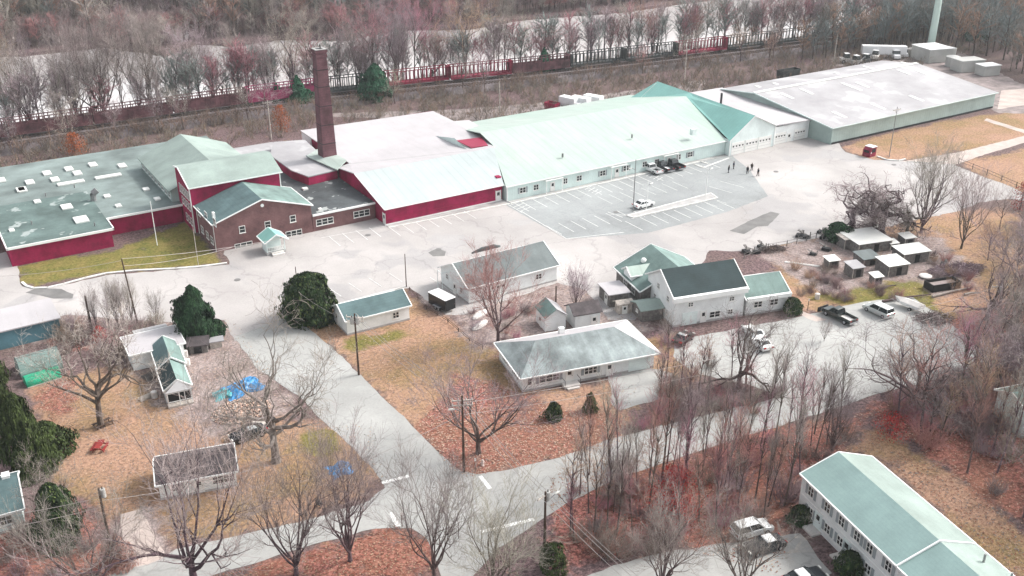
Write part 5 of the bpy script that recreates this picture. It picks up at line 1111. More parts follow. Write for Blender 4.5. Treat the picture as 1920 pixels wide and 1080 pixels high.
# ================================================================== RAILWAY
trk = [(-60,262.5),(15,261.5),(76,261),(100,260),(128,256.5),(155,252),(190,248),(222,244.5),(250,242),(290,238),(340,232),(420,221),(560,198)]
q = MB()
for a, c in zip(trk[:-1], trk[1:]):
    dx, dy = c[0]-a[0], c[1]-a[1]; Ln = math.hypot(dx,dy); ux, uy = -dy/Ln, dx/Ln
    for o1, z1, o2, z2 in ((-9,0,-6.5,1.3),(-6.5,1.3,3,1.3),(3,1.3,5.5,-.2)):
        q.add([(a[0]+ux*o1,a[1]+uy*o1,z1),(c[0]+ux*o1,c[1]+uy*o1,z1),(c[0]+ux*o2,c[1]+uy*o2,z2),(a[0]+ux*o2,a[1]+uy*o2,z2)],[(0,1,2,3)])
struct('railway_embankment', q, 'ballast')
for k_, off in enumerate((0,-4.6)):
    q = MB()
    for a, c in zip(trk[:-1], trk[1:]):
        dx, dy = c[0]-a[0], c[1]-a[1]; Ln = math.hypot(dx,dy); ux, uy = -dy/Ln, dx/Ln
        for s_ in (-.75,.75): q.bar((a[0]+ux*(off+s_),a[1]+uy*(off+s_),1.5),(c[0]+ux*(off+s_),c[1]+uy*(off+s_),1.5),.09,.16)
    struct('railway_track', q, 'rail')
    q = MB(); 
    for a, c in zip(trk[:-1], trk[1:]):
        dx, dy = c[0]-a[0], c[1]-a[1]; Ln = math.hypot(dx,dy); ux, uy = -dy/Ln, dx/Ln; n_ = int(Ln/.9)
        for i in range(n_):
            px_, py_ = a[0]+dx*i/n_, a[1]+dy*i/n_; q.bar((px_+ux*(off-1.3),py_+uy*(off-1.3),1.36),(px_+ux*(off+1.3),py_+uy*(off+1.3),1.36),.25,.14)
    struct('railway_sleepers', q, 'wood_pole')
def wagon_proto(m, label):
    L = 19.0; W = 2.9; o = empty('freight_wagon', label, 'railway wagon', 0, 0, 0, 0, 'freight wagons standing on the riverside track')
    q = MB(); q.box(-L/2,-W/2,1.0,L/2,W/2,1.3); q.box(-L/2,-W/2-.02,.85,L/2,-W/2+.14,1.5); q.box(-L/2,W/2-.14,.85,L/2,W/2+.02,1.5); q.build('deck', m, o)
    q = MB()
    for s_ in (-1,1): q.box(-L/2,s_*(W/2-.06)-.07,4.5,L/2,s_*(W/2-.06)+.07,4.72)
    q.build('top_rail', m, o)
    for s_ in (-1,1): q = MB(); [q.box(-L/2+.55+i*1.28-.11,s_*(W/2-.05)-.08,1.5,-L/2+.55+i*1.28+.11,s_*(W/2-.05)+.08,4.5) for i in range(15)]; q.build('stake_row', m, o)
    for s_ in (-1,1): q = MB(); q.box(s_*(L/2)-.1,-W/2,1.3,s_*(L/2)+.1,W/2,4.7); q.build('end_bulkhead', m, o)
    for s_ in (-1,1):
        q = MB(); q.box(s_*(L/2-2.6)-1.2,-1.0,.35,s_*(L/2-2.6)+1.2,1.0,.8); bg2 = q.build('bogie','wagon_dark',o)
        for x in (-.9,.9): q = MB(); [q.tube((s_*(L/2-2.6)+x,t_*.72-.07,.45),(s_*(L/2-2.6)+x,t_*.72+.07,.45),.45,.45,10,True) for t_ in (-1,1)]; q.build('wheelset','rail',bg2)
    return o
wp = {'d': wagon_proto('wagon_dark','dark open stake sided freight wagon among the bare riverside trees'), 'r': wagon_proto('wagon_red','red open stake sided freight wagon'), 'p': wagon_proto('wagon_rose','rose pink open stake sided freight wagon')}
def add_sides(o, m):
    for s_ in (-1,1): q = MB(); q.box(-9.4,s_*1.36-.05,1.3,9.4,s_*1.36+.05,3.3); q.build('side_panel', m, o)
wp['g'] = wagon_proto('wagon_brown','brown freight wagon with solid lower sides'); add_sides(wp['g'],'wagon_brown')
add_sides(wp['p'],'wagon_rose')
def at_x(x):
    for a, c in zip(trk[:-1], trk[1:]):
        if a[0] <= x <= c[0]: f_ = (x-a[0])/(c[0]-a[0]); return a[1]+(c[1]-a[1])*f_, math.atan2(c[1]-a[1], c[0]-a[0])
seq = 'ddddpdrrdddddrddd'; x = -8; used = set()
def projx(p):
    v = Vector(p)-Vector((0,0,CH)); return 960+FPX*v.dot(_rt)/v.dot(_fw)
for i in range(19):
    y, a = at_x(x); pxx = projx((x,y,3)); key = 'd'; lab_ = None
    if pxx <= 415 or 930 < pxx < 1040 or 1500 < pxx: key = 'g'; lab_ = 'dull brown freight wagon with solid lower sides'
    elif 415 < pxx < 560: key = 'p'; lab_ = 'rose pink freight wagon left of the brick stack'
    elif 750 < pxx < 850: key = 'r'; lab_ = 'red freight wagon behind the orange brush right of the stack'
    elif 850 <= pxx < 930: key = 'r'; lab_ = 'red freight wagon next to a dark one, above the reddish brush'
    elif 1290 < pxx < 1400: key = 'r'; lab_ = 'red freight wagon above the aqua garage roof'
    src = wp[key]
    if key not in used: used.add(key); w_ = src; w_.location = (x,y,1.55); w_.rotation_euler.z = a; 
    else: w_ = copy_tree(src,(x,y,1.55),a)
    if lab_: w_['label'] = lab_
    x += 19.45*math.cos(a)
# ================================================================== TREES
def rvec(rg): return Vector((rg.gauss(0,1), rg.gauss(0,1), rg.gauss(0,1)))
def gen_tree(seed, H, kind, tm='twig', bm_='bark', dens=1.0):
    rg = random.Random(seed); T = MB(); K = MB()
    cfg = dict(maple=dict(th=.22, nl=7, ang=(22,48), ll=.78, up=.10, wob=.10, r0=.030, lv=4),
               oak=dict(th=.24, nl=7, ang=(35,75), ll=.72, up=.09, wob=.22, r0=.036, lv=4),
               vase=dict(th=.16, nl=8, ang=(12,38), ll=.85, up=.14, wob=.09, r0=.026, lv=4),
               slim=dict(th=.84, nl=13, ang=(12,34), ll=.30, up=.12, wob=.11, r0=.012, lv=3),
               river=dict(th=.50, nl=10, ang=(10,40), ll=.50, up=.10, wob=.16, r0=.015, lv=4),
               spread=dict(th=.36, nl=9, ang=(38,78), ll=.60, up=.10, wob=.20, r0=.034, lv=4),
               gnarl=dict(th=.35, nl=6, ang=(45,85), ll=.45, up=.02, wob=.55, r0=.036, lv=4))[kind]
    def limb(p, d, L, r, lv, wob, up):
        ns = {0:6,1:7,2:5,3:3,4:2}[lv]; pts = [p]; rr = [r]; sg = L/ns
        for i in range(ns):
            d = (d+rvec(rg)*wob*(.5 if lv == 0 else 1)+Vector((0,0,up))).normalized(); p = p+d*sg; pts.append(p); rr.append(max(r*(1-.82*(i+1)/ns), .011))
        mb_ = T if lv <= 2 and not (kind in ('river','slim') and lv == 2) else K; sd_ = {0:7,1:5,2:4,3:3,4:3}[lv]
        for i in range(ns): mb_.tube(pts[i], pts[i+1], rr[i], rr[i+1], sd_)
        return pts, rr
    def grow(p, d, L, r, lv):
        pts, rr = limb(p, d, L, r, lv, cfg['wob']*(1+.35*lv), cfg['up'])
        if lv >= cfg['lv']: return
        nch = {1:6,2:7,3:8}[lv]; nch = max(2, int(nch*dens+.5)); ns = len(pts)-1
        for k_ in range(nch):
            f_ = rg.uniform(.25,1.0) if k_ else 1.0; f_ *= ns; i = min(ns-1, int(f_)); q_ = pts[i].lerp(pts[i+1], f_-i)
            dd = (pts[i+1]-pts[i]).normalized(); ax = dd.cross(rvec(rg)).normalized(); an = R(rg.uniform(18,52) if k_ else rg.uniform(0,15))
            nd_ = (Matrix.Rotation(an, 3, ax) @ dd).normalized()
            grow(q_, nd_, L*rg.uniform(.42,.62), max(rr[i]*.62,.0125), lv+1)
    Ht = H*cfg['th']; pts, rr = limb(Vector((0,0,-.2)), Vector((rg.uniform(-.06,.06),rg.uniform(-.06,.06),1)), Ht, H*cfg['r0'], 0, cfg['wob']*.5, .15)
    if kind in ('maple','oak','vase','gnarl','spread'):
        # trunk keeps most of its girth at the fork
        T.v = []; T.f = []; T.mi = []
        for i in range(len(pts)-1): f0 = 1-.35*i/(len(pts)-1); f1 = 1-.35*(i+1)/(len(pts)-1); T.tube(pts[i], pts[i+1], H*cfg['r0']*f0*(1.25 if i == 0 else 1), H*cfg['r0']*f1, 8)
        for k_ in range(cfg['nl']):
            az = 2*math.pi*(k_+rg.uniform(-.3,.3))/cfg['nl']; an = R(rg.uniform(*cfg['ang']) if k_ else 6); i = len(pts)-1-(k_ % 3)
            d = Vector((math.sin(an)*math.cos(az), math.sin(an)*math.sin(az), math.cos(an))); grow(pts[i], d, H*cfg['ll']*rg.uniform(.8,1.05), H*cfg['r0']*rg.uniform(.38,.6), 1)
    else:
        for k_ in range(cfg['nl']):
            f_ = (rg.uniform(.30,1.0) if k_ > 1 else 1.0)*(len(pts)-1); i = min(len(pts)-2, int(f_)); q_ = pts[i].lerp(pts[i+1], f_-i); az = rg.uniform(0,2*math.pi); an = R(rg.uniform(*cfg['ang']) if k_ > 1 else rg.uniform(5,18))
            d = Vector((math.sin(an)*math.cos(az), math.sin(an)*math.sin(az), math.cos(an))); grow(q_, d, H*cfg['ll']*rg.uniform(.7,1.1), H*cfg['r0']*.42, 1)
    zmax = float(np.percentile([v[2] for v in K.v], 97)); s_ = H/zmax
    return T, K, s_
def tree_proto(name, seed, kind, tm='twig', bm_='bark', dens=1.0):
    T, K, s_ = gen_tree(seed, 14.0, kind, tm, bm_, dens)
    for B_ in (T, K): B_.v = [(a*s_/14, b_*s_/14, c*s_/14) for a, b_, c in B_.v]       # unit height
    return T.mesh('trunk', bm_), K.mesh('crown', tm)
PROT = {}
def proto(key, *a, **k):
    if key not in PROT: PROT[key] = tree_proto(key, *a, **k)
    return PROT[key]
def plant(pr, loc, h, rot, label, name='bare_tree', cat='tree', group=None, wx=1.0, lean=(0,0)):
    o = empty(name, label, cat, loc[0], loc[1], loc[2] if len(loc) > 2 else 0, rot, group); o.scale = (h*wx, h*wx, h); o.rotation_euler.x = lean[0]; o.rotation_euler.y = lean[1]
    for nm_, me_ in zip(('trunk','crown'), pr):
        c = bpy.data.objects.new(nm_, me_); C.objects.link(c); c.parent = o
    return o
def hpx(px, py, top):
    p = P(px, py); lo, hi = 0, 60
    for _ in range(40):
        md = (lo+hi)/2; v = Vector((p.x,p.y,md-CH)); yy = 540-FPX*v.dot(_up)/v.dot(_fw)
        if yy < top: hi = md
        else: lo = md
    return lo
for i in range(2): proto('maple%d'%i, 10+i, 'maple', dens=.95); proto('oak%d'%i, 20+i, 'oak', dens=.9); proto('vase%d'%i, 30+i, 'vase', dens=.95)
proto('mapler', 12, 'maple', 'twig_red', dens=1.15); proto('oakp', 23, 'oak', 'twig_pale', dens=.85); proto('spread0', 71, 'spread', 'twig_pale', 'bark_mid', dens=.85); proto('spread1', 72, 'spread', dens=.85); proto('vasep', 33, 'vase','twig_pale', dens=.95)
for i in range(3): proto('gnarl%d'%i, 40+i, 'gnarl')
for i in range(4): proto('slim%d'%i, 50+i, 'slim', ('twig','twig_red','twig_red','twig_pale')[i], dens=.9)
for i in range(5): proto('river%d'%i, 60+i, 'river', ('twig','twig','twig_pale','twig_red','twig')[i], dens=.68)
FG = [ # proto, px, py, top, width factor, rot, label
 ('maple0',366,1098,768,1.0,.4,'largest bare tree at the bottom left, forking low in front of the bungalow'),
 ('vasep',556,1078,842,1.0,1.2,'bare vase shaped tree on the verge below the lower road, right of the largest one'),
 ('vase0',657,1052,806,.85,2.0,'slender bare tree beside the blue tarpaulin heap'),
 ('vase1',815,1086,868,.9,.2,'pale bare tree standing over the junction at the bottom edge'),
 ('vasep',925,1120,935,1.2,2.6,'low bushy bare tree at the bottom edge right of the junction'),
 ('spread0',518,866,622,.95,1.0,'widely spreading bare tree with a thick pale trunk by the black car'),
 ('spread1',190,800,598,.85,3.2,'bare tree with fine brown twigs and a bench round its foot'),
 ('mapler',934,640,470,.95,.6,'forked bare tree with reddish twigs in front of the white barn'),
 ('maple1',897,850,668,1.15,4.0,'bare tree with a short thick trunk on the leafy corner lawn'),
 ('oak1',1384,728,575,.9,2.2,'gnarled bare tree before the white cars'),
 ('oak0',1706,765,608,1.25,5.0,'bare tree with wide crooked limbs below the minivan'),
 ('vase0',1727,436,268,.95,3.3,'tall bare tree standing alone right of the farm shacks'),
 ('vase1',1802,466,322,.85,1.9,'bare tree nearest the right hand field, right of the tall one'),
 ('gnarl0',1597,434,358,1.1,.3,'leftmost crooked bare tree above the shacks'),
 ('gnarl1',1633,442,352,1.1,2.1,'middle crooked bare tree above the shacks'),
 ('gnarl2',1650,448,350,1.1,4.4,'crooked bare tree over the largest shack, right of the middle one'),
 ('gnarl0',1697,446,372,.8,3.9,'rightmost crooked bare tree above the shacks'),
 ('maple1',182,1128,915,.8,1.1,'bare tree at the bottom left corner beside the bungalow pole'),
 ('oakp',98,972,865,1.0,.9,'pale barked small tree in front of the dark cedars'),
 ('oak1',1850,600,470,1.1,1.6,'tangled bare tree behind the leaning transformer pole'),
 ('vase1',1545,640,600,.7,0,'sapling on the edge of the paved yard'),
 ('vase0',1080,585,500,1.0,2,'bare bushy tree behind the pink garden shed'),
 ('vasep',1240,1105,935,1.2,2,'bare bushy tree over the lower car park'),
 ('maple0',1390,1125,960,1.0,3.1,'bare tree over the cars beside the apartment block'),
 ('vase0',1560,845,720,.9,1.5,'dark leaning bare tree at the top of the woods'),
]
for key, px, py, top, wf, rot, lab_ in FG:
    plant(PROT[key], P(px,py), hpx(px,py,top)*1.0, rot, lab_, wx=wf)
rg = random.Random(77)
def scatter(poly, n_, mind, rg=rg):
    xs = [p[0] for p in poly]; ys = [p[1] for p in poly]; out = []; tr = 0; pa = np.array
    while len(out) < n_ and tr < n_*60:
        tr += 1; x, y = rg.uniform(min(xs),max(xs)), rg.uniform(min(ys),max(ys))
        if not inside(poly, np.array([x]), np.array([y]))[0]: continue
        if all((x-a)**2+(y-b_)**2 > mind*mind for a, b_ in out): out.append((x,y))
    return out
WOODC = pxpoly([(1050,1040),(1066,930),(1100,880),(1250,868),(1400,828),(1560,790),(1600,800),(1560,850),(1505,900),(1480,960),(1380,990),(1250,1030),(1100,1060)])
for x, y in scatter(WOODC, 56, 1.3):
    k_ = rg.randrange(4); plant(PROT['slim%d'%k_], (x,y), rg.uniform(8,15), rg.uniform(0,6), 'slender bare tree in the woods between the lower road and the apartment block', group='slender trees of the middle woods', wx=rg.uniform(.7,1.1), lean=(rg.uniform(-.08,.08),rg.uniform(-.08,.08)))
WOODN = pxpoly([(1190,800),(1230,705),(1330,690),(1480,735),(1420,762),(1250,800)])
for x, y in scatter(WOODN, 14, 2.0):
    plant(PROT['slim%d'%rg.randrange(4)], (x,y), rg.uniform(7,11), rg.uniform(0,6), 'slender bare tree on the strip between the paved yard and the road', group='slender trees beside the road', wx=rg.uniform(1.0,1.5))
WOODR = pxpoly([(1640,775),(1760,745),(1850,670),(1930,560),(2060,560),(2080,900),(2060,1040),(1900,965),(1760,850)])
for x, y in scatter(WOODR, 75, 1.9):
    k_ = rg.randrange(6); plant(PROT['slim%d'%k_ if k_ < 4 else 'river%d'%(k_-4)], (x,y), rg.uniform(9,16), rg.uniform(0,6), 'bare tree in the dense woods at the right edge', group='trees of the right hand woods', wx=rg.uniform(.9,1.4), lean=(rg.uniform(-.08,.08),rg.uniform(-.08,.08)))
WOODU = pxpoly([(1860,520),(1840,470),(1880,420),(2050,400),(2080,560),(1940,560)])
for x, y in scatter(WOODU, 16, 2.5):
    plant(PROT['river%d'%rg.randrange(5)], (x,y), rg.uniform(8,13), rg.uniform(0,6), 'bare tree in the upper part of the right hand woods', group='trees of the upper right woods')
# saplings by the blue building
for i, (px, py, top) in enumerate([(182,618,540),(205,610,545),(222,612,520),(232,608,530),(248,606,525),(295,602,545),(140,640,590)]):
    plant(PROT['vase%d'%(i%2)], P(px,py), hpx(px,py,top), i, 'thin bare sapling in the thicket behind the mobile home', group='saplings behind the mobile home', wx=.6)
# river side rows
n_r = 0
for i, (px, py, top) in enumerate([(22,243,72),(59,240,80),(88,238,66),(118,236,110),(151,233,98),(180,227,84),(198,226,105),(234,224,60),(262,216,112),(289,212,96),(325,208,84),(351,207,90),(400,201,62),(422,198,78),(466,191,60),(506,188,70),(545,182,84),(640,176,70),(676,172,52),(740,165,60),(800,158,66),(832,152,48)]):
    plant(PROT[('river0','vase0','river4','river1','vase1','maple0','river2')[i%7]], P(px,py), hpx(px,py,top), i*1.3, 'tall dark trunked bare tree standing out in front of the bright river', group='tall trees in front of the bright river', wx=(.75,.9,.65,.8)[i%4], lean=(0,(-.05,.04,.07,0)[i%4]))
x = -6
while x < 400:
    y, a = at_x(x); k_ = rg.choice(('river0','river1','river2','river3','river4','vase0','maple0','vase1')) if x < 150 else 'river%d'%rg.randrange(5); dens_ = 6.0 if x < 105 else 3.6
    plant(PROT[k_], (x+rg.uniform(-2.5,2.5), y+rg.uniform(4.5,11)), rg.choice((rg.uniform(13,18),rg.uniform(21,29))) if x < 150 else rg.uniform(12,25), rg.uniform(0,6), 'bare tree in the row on the river bank behind the freight wagons', group='bare trees along the river bank', wx=rg.uniform(.6,1.1), lean=(rg.uniform(-.1,.1),rg.uniform(-.1,.1))); n_r += 1
    x += rg.uniform(.4, 1.5) if rg.random() < .45 else rg.uniform(dens_, dens_*2.3)
FAR = [(-40,378),(40,382),(66,378),(80,352),(95,366),(104,355),(122,358),(140,343),(165,350),(190,338),(215,343),(260,336),(330,341),(430,324),(560,306),(760,306),(760,420),(430,470),(200,560),(20,620),(-40,560)]

def low_tree(seed):
    rg = random.Random(seed); K = MB(); p = Vector((0,0,0)); d = Vector((0,0,1)); r = .014; tr_ = [p]
    for i in range(6):
        q_ = p+d*.15; K.tube(p, q_, r, r*.85, 4); r *= .85; p = q_; d = (d+rvec(rg)*.06+Vector((0,0,.1))).normalized(); tr_.append(p)
    K.cur = 1
    for i in range(26):
        f_ = rg.uniform(1.6,6); j = min(5,int(f_)); s0 = tr_[j].lerp(tr_[j+1], f_-j); az = rg.uniform(0,6.28); an = rg.uniform(.3,1.0); dd = Vector((math.sin(an)*math.cos(az), math.sin(an)*math.sin(az), math.cos(an))); L = rg.uniform(.16,.34)*(1.15-abs(f_-3.5)/5)
        e_ = s0+dd*L; K.tube(s0, e_, .0055, .0035, 3)
        for k_ in range(8):
            b0 = s0.lerp(e_, rg.uniform(.2,1)); K.tube(b0, b0+(dd+rvec(rg)*.55+Vector((0,0,.3))).normalized()*L*rg.uniform(.3,.7), .0036, .002, 3)
    return K
FARV = [p_ for p_ in [(-20,362),(45,390),(80,356),(95,368),(104,356),(122,360),(140,346),(165,353),(190,341),(215,346),(260,339),(330,344),(430,327),(470,318),(470,300),(560,260),(520,330),(440,420),(300,450),(120,500),(20,520),(-20,480)]]
LOW = [low_tree(900+i) for i in range(6)]
def forest(name, label, pts, lo, hi, mats, wx=1.2):
    VV = []; FF = []; MM = []; o_ = 0
    arr = [(np.array(k.v), np.array([f for f in k.f if len(f) == 4]), np.array([m_ for f, m_ in zip(k.f, k.mi) if len(f) == 4])) for k in LOW]
    for x, y in pts:
        v, f, m_ = arr[rg.randrange(6)]; h = rg.uniform(lo,hi); a = rg.uniform(0,6.28); ca_, sa_ = math.cos(a), math.sin(a); w_ = wx*rg.uniform(.8,1.2)*h
        VV.append(np.stack([(v[:,0]*ca_-v[:,1]*sa_)*w_+x, (v[:,0]*sa_+v[:,1]*ca_)*w_+y, v[:,2]*h],1)); FF.append(f+o_); c_ = rg.randrange(1,len(mats)); MM.append(np.where(m_ == 0, 0, c_)); o_ += len(v)
    V = np.concatenate(VV); F = np.concatenate(FF); Mi = np.concatenate(MM); me_ = bpy.data.meshes.new(name)
    me_.vertices.add(len(V)); me_.vertices.foreach_set('co', V.ravel()); me_.loops.add(F.size); me_.loops.foreach_set('vertex_index', F.ravel().astype(np.int32)); me_.polygons.add(len(F))
    me_.polygons.foreach_set('loop_start', np.arange(0,F.size,4,dtype=np.int32)); me_.polygons.foreach_set('loop_total', np.full(len(F),4,dtype=np.int32))
    for m_ in mats: me_.materials.append(M[m_])
    me_.polygons.foreach_set('material_index', Mi.astype(np.int32)); me_.update(); me_.validate()
    o = bpy.data.objects.new(name, me_); C.objects.link(o); return tag(o, label, 'woods', kind='stuff')
OPEN = pxpoly([(175,118),(185,60),(230,20),(330,18),(372,60),(400,112),(330,118),(260,95),(190,118)])
forest('far_woods','hazy leafless woods covering the land beyond the river',[p_ for p_ in scatter(FARV, 1500, 2.2) if not inside(OPEN, np.array([p_[0]]), np.array([p_[1]]))[0]],14,21,['bark','twig','twig_red','twig_pale','twig_cool','twig'],1.3)
bank = []
x = 88
while x < 470: y, a = at_x(x); bank.append((x+rg.uniform(-1.5,1.5), y+rg.uniform(6,16))); x += rg.uniform(.9,2.6)
bank += [(rg.uniform(-10,90), 261+rg.uniform(5,8)) for _ in range(40)]
forest('riverbank_thicket','thicket of young leafless trees filling the river bank behind the freight wagons',bank,9,17,['bark','twig','twig_red','twig_cool'],1.1)
edge = []
for (x0,y0),(x1,y1) in zip([(-60,374),(20,383),(40,376),(66,376),(80,349),(95,364),(104,352),(122,355),(140,341),(165,348),(190,335),(215,341),(260,333),(330,338),(430,321),(560,302)][:-1],[(20,383),(40,376),(66,376),(80,349),(95,364),(104,352),(122,355),(140,341),(165,348),(190,335),(215,341),(260,333),(330,338),(430,321),(560,302)]):
    L_e = math.hypot(x1-x0,y1-y0)
    for i in range(int(L_e/1.0)):
        f_ = rg.random(); edge.append((x0+(x1-x0)*f_+rg.uniform(-1,1), y0+(y1-y0)*f_+rg.uniform(0,14)**1.0))
forest('far_bank_thicket','low leafless thicket along the far bank of the river',edge,4,11,['bark','twig','twig_red','twig_pale','brush'],1.6)
# ------------------------------------------------------------------ leafy shrubs and brush
def leaf_cloud(seed, n_, shape, size, core=True, rg0=None):
    """unit height foliage of many small leaf faces; shape(z in 0..1) -> radius"""
    rg = random.Random(seed); L = MB()
    lobes = [(rg.uniform(0,2*math.pi), rg.uniform(.05,.98), rg.choice((.68,.8,1.14,1.22))) for _ in range(34)]
    L.tip = []
    for _ in range(n_):
        z = rg.random()**.9; a = rg.uniform(0,2*math.pi); k_ = 1.0
        for la, lz, lr in lobes:
            da = abs((a-la+math.pi)%(2*math.pi)-math.pi)
            if da < .42 and abs(z-lz) < .09: k_ *= lr
        r = shape(z)*k_*(rg.uniform(.55,1.0)**.5 if rg.random() < .85 else rg.uniform(.2,1.08)); c = Vector((r*math.cos(a), r*math.sin(a), z))
        nrm = (Vector((math.cos(a), math.sin(a), .55))+rvec(rg)*.6).normalized(); u = nrm.cross(Vector((0,0,1))+rvec(rg)*.3).normalized(); v_ = nrm.cross(u); s_ = size*rg.uniform(.6,1.3)
        L.cur = 1 if (rg.random() < .30 and nrm.z > .35) else 0
        L.add([c-u*s_*.5, c+u*s_*.5, c+u*s_*.25+v_*s_, c-u*s_*.25+v_*s_], [(0,1,2,3)])
    return L
def evergreen(name, label, px, py, top, rad, m, seed, shape, n_=5200, size=.035, trunk=.1):
    h = hpx(px,py,top); o = empty(name, label, 'evergreen' if 'bush' not in name else 'shrub', *P(px,py)[:2]); 
    L = leaf_cloud(seed, int(n_*1.9), shape, size*.72/(rad+h)*2); L.v = [(a*rad, b_*rad, c*h*.98+.05) for a, b_, c in L.v]; L.build('foliage', [m, {'pine':'pine_tip','yew':'yew_tip','cedar':'yew_tip'}.get(m, m)], o)
    q = MB(); q.tube((0,0,-.1),(0,0,h*.9),h*.03,.03,7); q.build('trunk','bark',o)
    q = MB()
    for i in range(26): z = h*(.08+.85*i/26); a = i*2.4; r = rad*shape(z/h)*.8; q.tube((0,0,z*.95),(r*math.cos(a),r*math.sin(a),z),.05,.015,4)
    q.build('branch','bark',o); return o
cone = lambda z: max(.03, min(1.0, (1-z)*1.25)*(.55+.45*min(1, z*5+.3)))
egg = lambda z: max(.05, math.sin(math.pi*min(1, .12+.88*z)**.8))
dome = lambda z: max(.1, (1-(z)**2.2)**.5)*(0.86+.14*min(1,z*6))
evergreen('conical_evergreen','big dense conical evergreen between the mobile home and the street',371,640,533,3.3,'pine',1,lambda z: max(.04,(1-z**1.9)**.75)*(.8+.2*min(1,z*4)),9000,.50)
evergreen('yew_bush','small dark round bush at the right foot of the conical evergreen',408,628,598,1.3,'pine',2,dome,1500,.30)
evergreen('round_yew','large round dark green yew at the corner of the shop lawn',583,600,510,4.05,'yew',3,dome,9000,.50)
evergreen('dwarf_cone_bush','left of two small cone shaped evergreens on the ranch lawn',1038,785,752,1.15,'yew',4,lambda z: max(.05,(1-z**2.0)**.7),1700,.28)
evergreen('dwarf_cone_bush','right of two small cone shaped evergreens on the ranch lawn, more pointed',1107,770,735,1.2,'cedar',5,lambda z: max(.05,(1-z)**.75),1700,.28)
evergreen('juniper_bush','dark green juniper at the upper left of the farm yard',1570,450,416,2.5,'pine',6,dome,2600,.35)
evergreen('cedar_tree','tall dark cedar with yellow green tips at the left edge',6,800,648,2.5,'cedar',7,lambda z: max(.05,(1-z**2)**.6),7000,.5)
evergreen('cedar_tree','broad dark cedar at the left, right below the yellow tipped one',58,890,735,2.6,'cedar',8,lambda z: max(.05,(1-z**2)**.6),7000,.5)
evergreen('cedar_tree','ragged dark cedar between the bungalow and the blue grey house',112,1010,905,2.7,'yew',9,lambda z: max(.05,(1-z**2)**.6),6000,.45)
evergreen('cedar_tree','cedar behind the broad one, reaching towards the tarp tunnel',92,850,790,2.6,'cedar',19,lambda z: max(.05,(1-z**2)**.6),4000,.45)
evergreen('pine_tree','far green pine left of the brick stack',560,196,140,4.4,'far_pine',10,cone,3500,.7)
evergreen('pine_tree','smaller far green pine left of the other one',522,198,155,3.0,'far_pine',11,cone,2500,.6)
evergreen('pine_tree','broad far green pine right of the brick stack',705,186,118,6.2,'far_pine',12,lambda z: max(.05,(1-z)**.7)*(.6+.4*min(1,z*4)),5200,.8)
evergreen('pine_tree','far green pine at the foot of the bare trees left of the others',470,205,170,2.2,'far_pine',13,cone,1500,.6)
evergreen('garden_bush','dark green bush beside the wing of the two storey house',1486,586,558,1.6,'yew',14,dome,1500,.3)
evergreen('garden_bush','dark green bush at the apartment block corner',1500,975,948,1.3,'yew',15,dome,1300,.26)
evergreen('garden_bush','green bush in front of the apartment block windows',1590,1075,1035,1.6,'yew',16,dome,1800,.26)
evergreen('garden_bush','green bush at the foot of the lamp pole by the woods',1037,1068,1018,1.5,'cedar',17,dome,1500,.26)
evergreen('oak_sapling','young tree still holding russet leaves beside the bungalow drive',228,1060,1000,1.9,'twig_red',18,cone,1400,.30)
evergreen('pine_tree','distant green pine among the woods above the long building',1020,140,88,3.4,'far_pine',21,cone,1800,.8)
evergreen('pine_tree','distant green pine in the woods right of the mast',1825,75,30,4.4,'far_pine',22,cone,1800,.9)
rr_ = random.Random(8)
def leafy(label, px, py, top, rad, m, seed, n_=900, size=.4):
    return evergreen('leafy_bush', label, px, py, top, rad, m, seed, lambda z: (.35+.65*math.sin(math.pi*min(1,.25+.75*z)))*rr_.uniform(.35,1.15), n_, size)
leafy('bright orange bush in the brush left of the railway pole, behind the flat roofed mill',142,290,248,3.0,'orange_leaf',31,700,.3)
leafy('orange bush beside the pale pole between monitor roof and stack',528,246,196,2.9,'orange_leaf',32,700,.3)
leafy('bright red bush in the middle of the woods',1262,975,875,3.2,'red_leaf',33,1500,.24)
leafy('crimson bush at the foot of the crooked limbed tree',1668,815,775,2.8,'red_leaf',34,500,.2)
leafy('russet bush at the upper right edge above the woods',1912,392,340,2.4,'red_leaf',35,400,.26)
leafy('dark red bush behind the mobile home',188,638,612,1.2,'red_leaf',36,500,.25)
# leafless brush clumps
def brush_mesh(seed, n_=46):
    rg = random.Random(seed); K = MB()
    for _ in range(n_):
        a = rg.uniform(0,2*math.pi); r0 = rg.uniform(0,.35); p = Vector((r0*math.cos(a), r0*math.sin(a), 0)); d = Vector((math.cos(a)*rg.uniform(.1,.8), math.sin(a)*rg.uniform(.1,.8), 1)).normalized(); L = rg.uniform(.5,1.1); r = .014
        for i in range(4):
            q_ = p+d*L/4; K.tube(p, q_, r, r*.75, 3); r *= .75
            for _k in range(3):
                e_ = (d+rvec(rg)*.6).normalized()*L*rg.uniform(.12,.32); K.tube(q_, q_+e_, r*.7, .004, 3)
            p = q_; d = (d+rvec(rg)*.18+Vector((0,0,.05))).normalized()
    return K
BR = [brush_mesh(i).mesh('brush', m) for i, m in enumerate(('brush','twig','twig_red','brush'))]
def shrub(loc, s_, label, group, k_=None):
    o = bpy.data.objects.new('dry_shrub', BR[rg.randrange(4) if k_ is None else k_]); C.objects.link(o); o.location = (loc[0], loc[1], 0); o.scale = (s_*1.15, s_*1.15, s_); o.rotation_euler.z = rg.uniform(0,6); return tag(o, label, 'shrub', group)
def shrubs(poly, n_, mind, lo, hi, label, group):
    for x, y in scatter(poly, n_, mind): shrub((x,y), rg.uniform(lo,hi), label, group)
shrubs(WOODC, 55, 1.0, 1.2, 3.0, 'leafless shrub under the trees of the middle woods','shrubs under the middle woods')
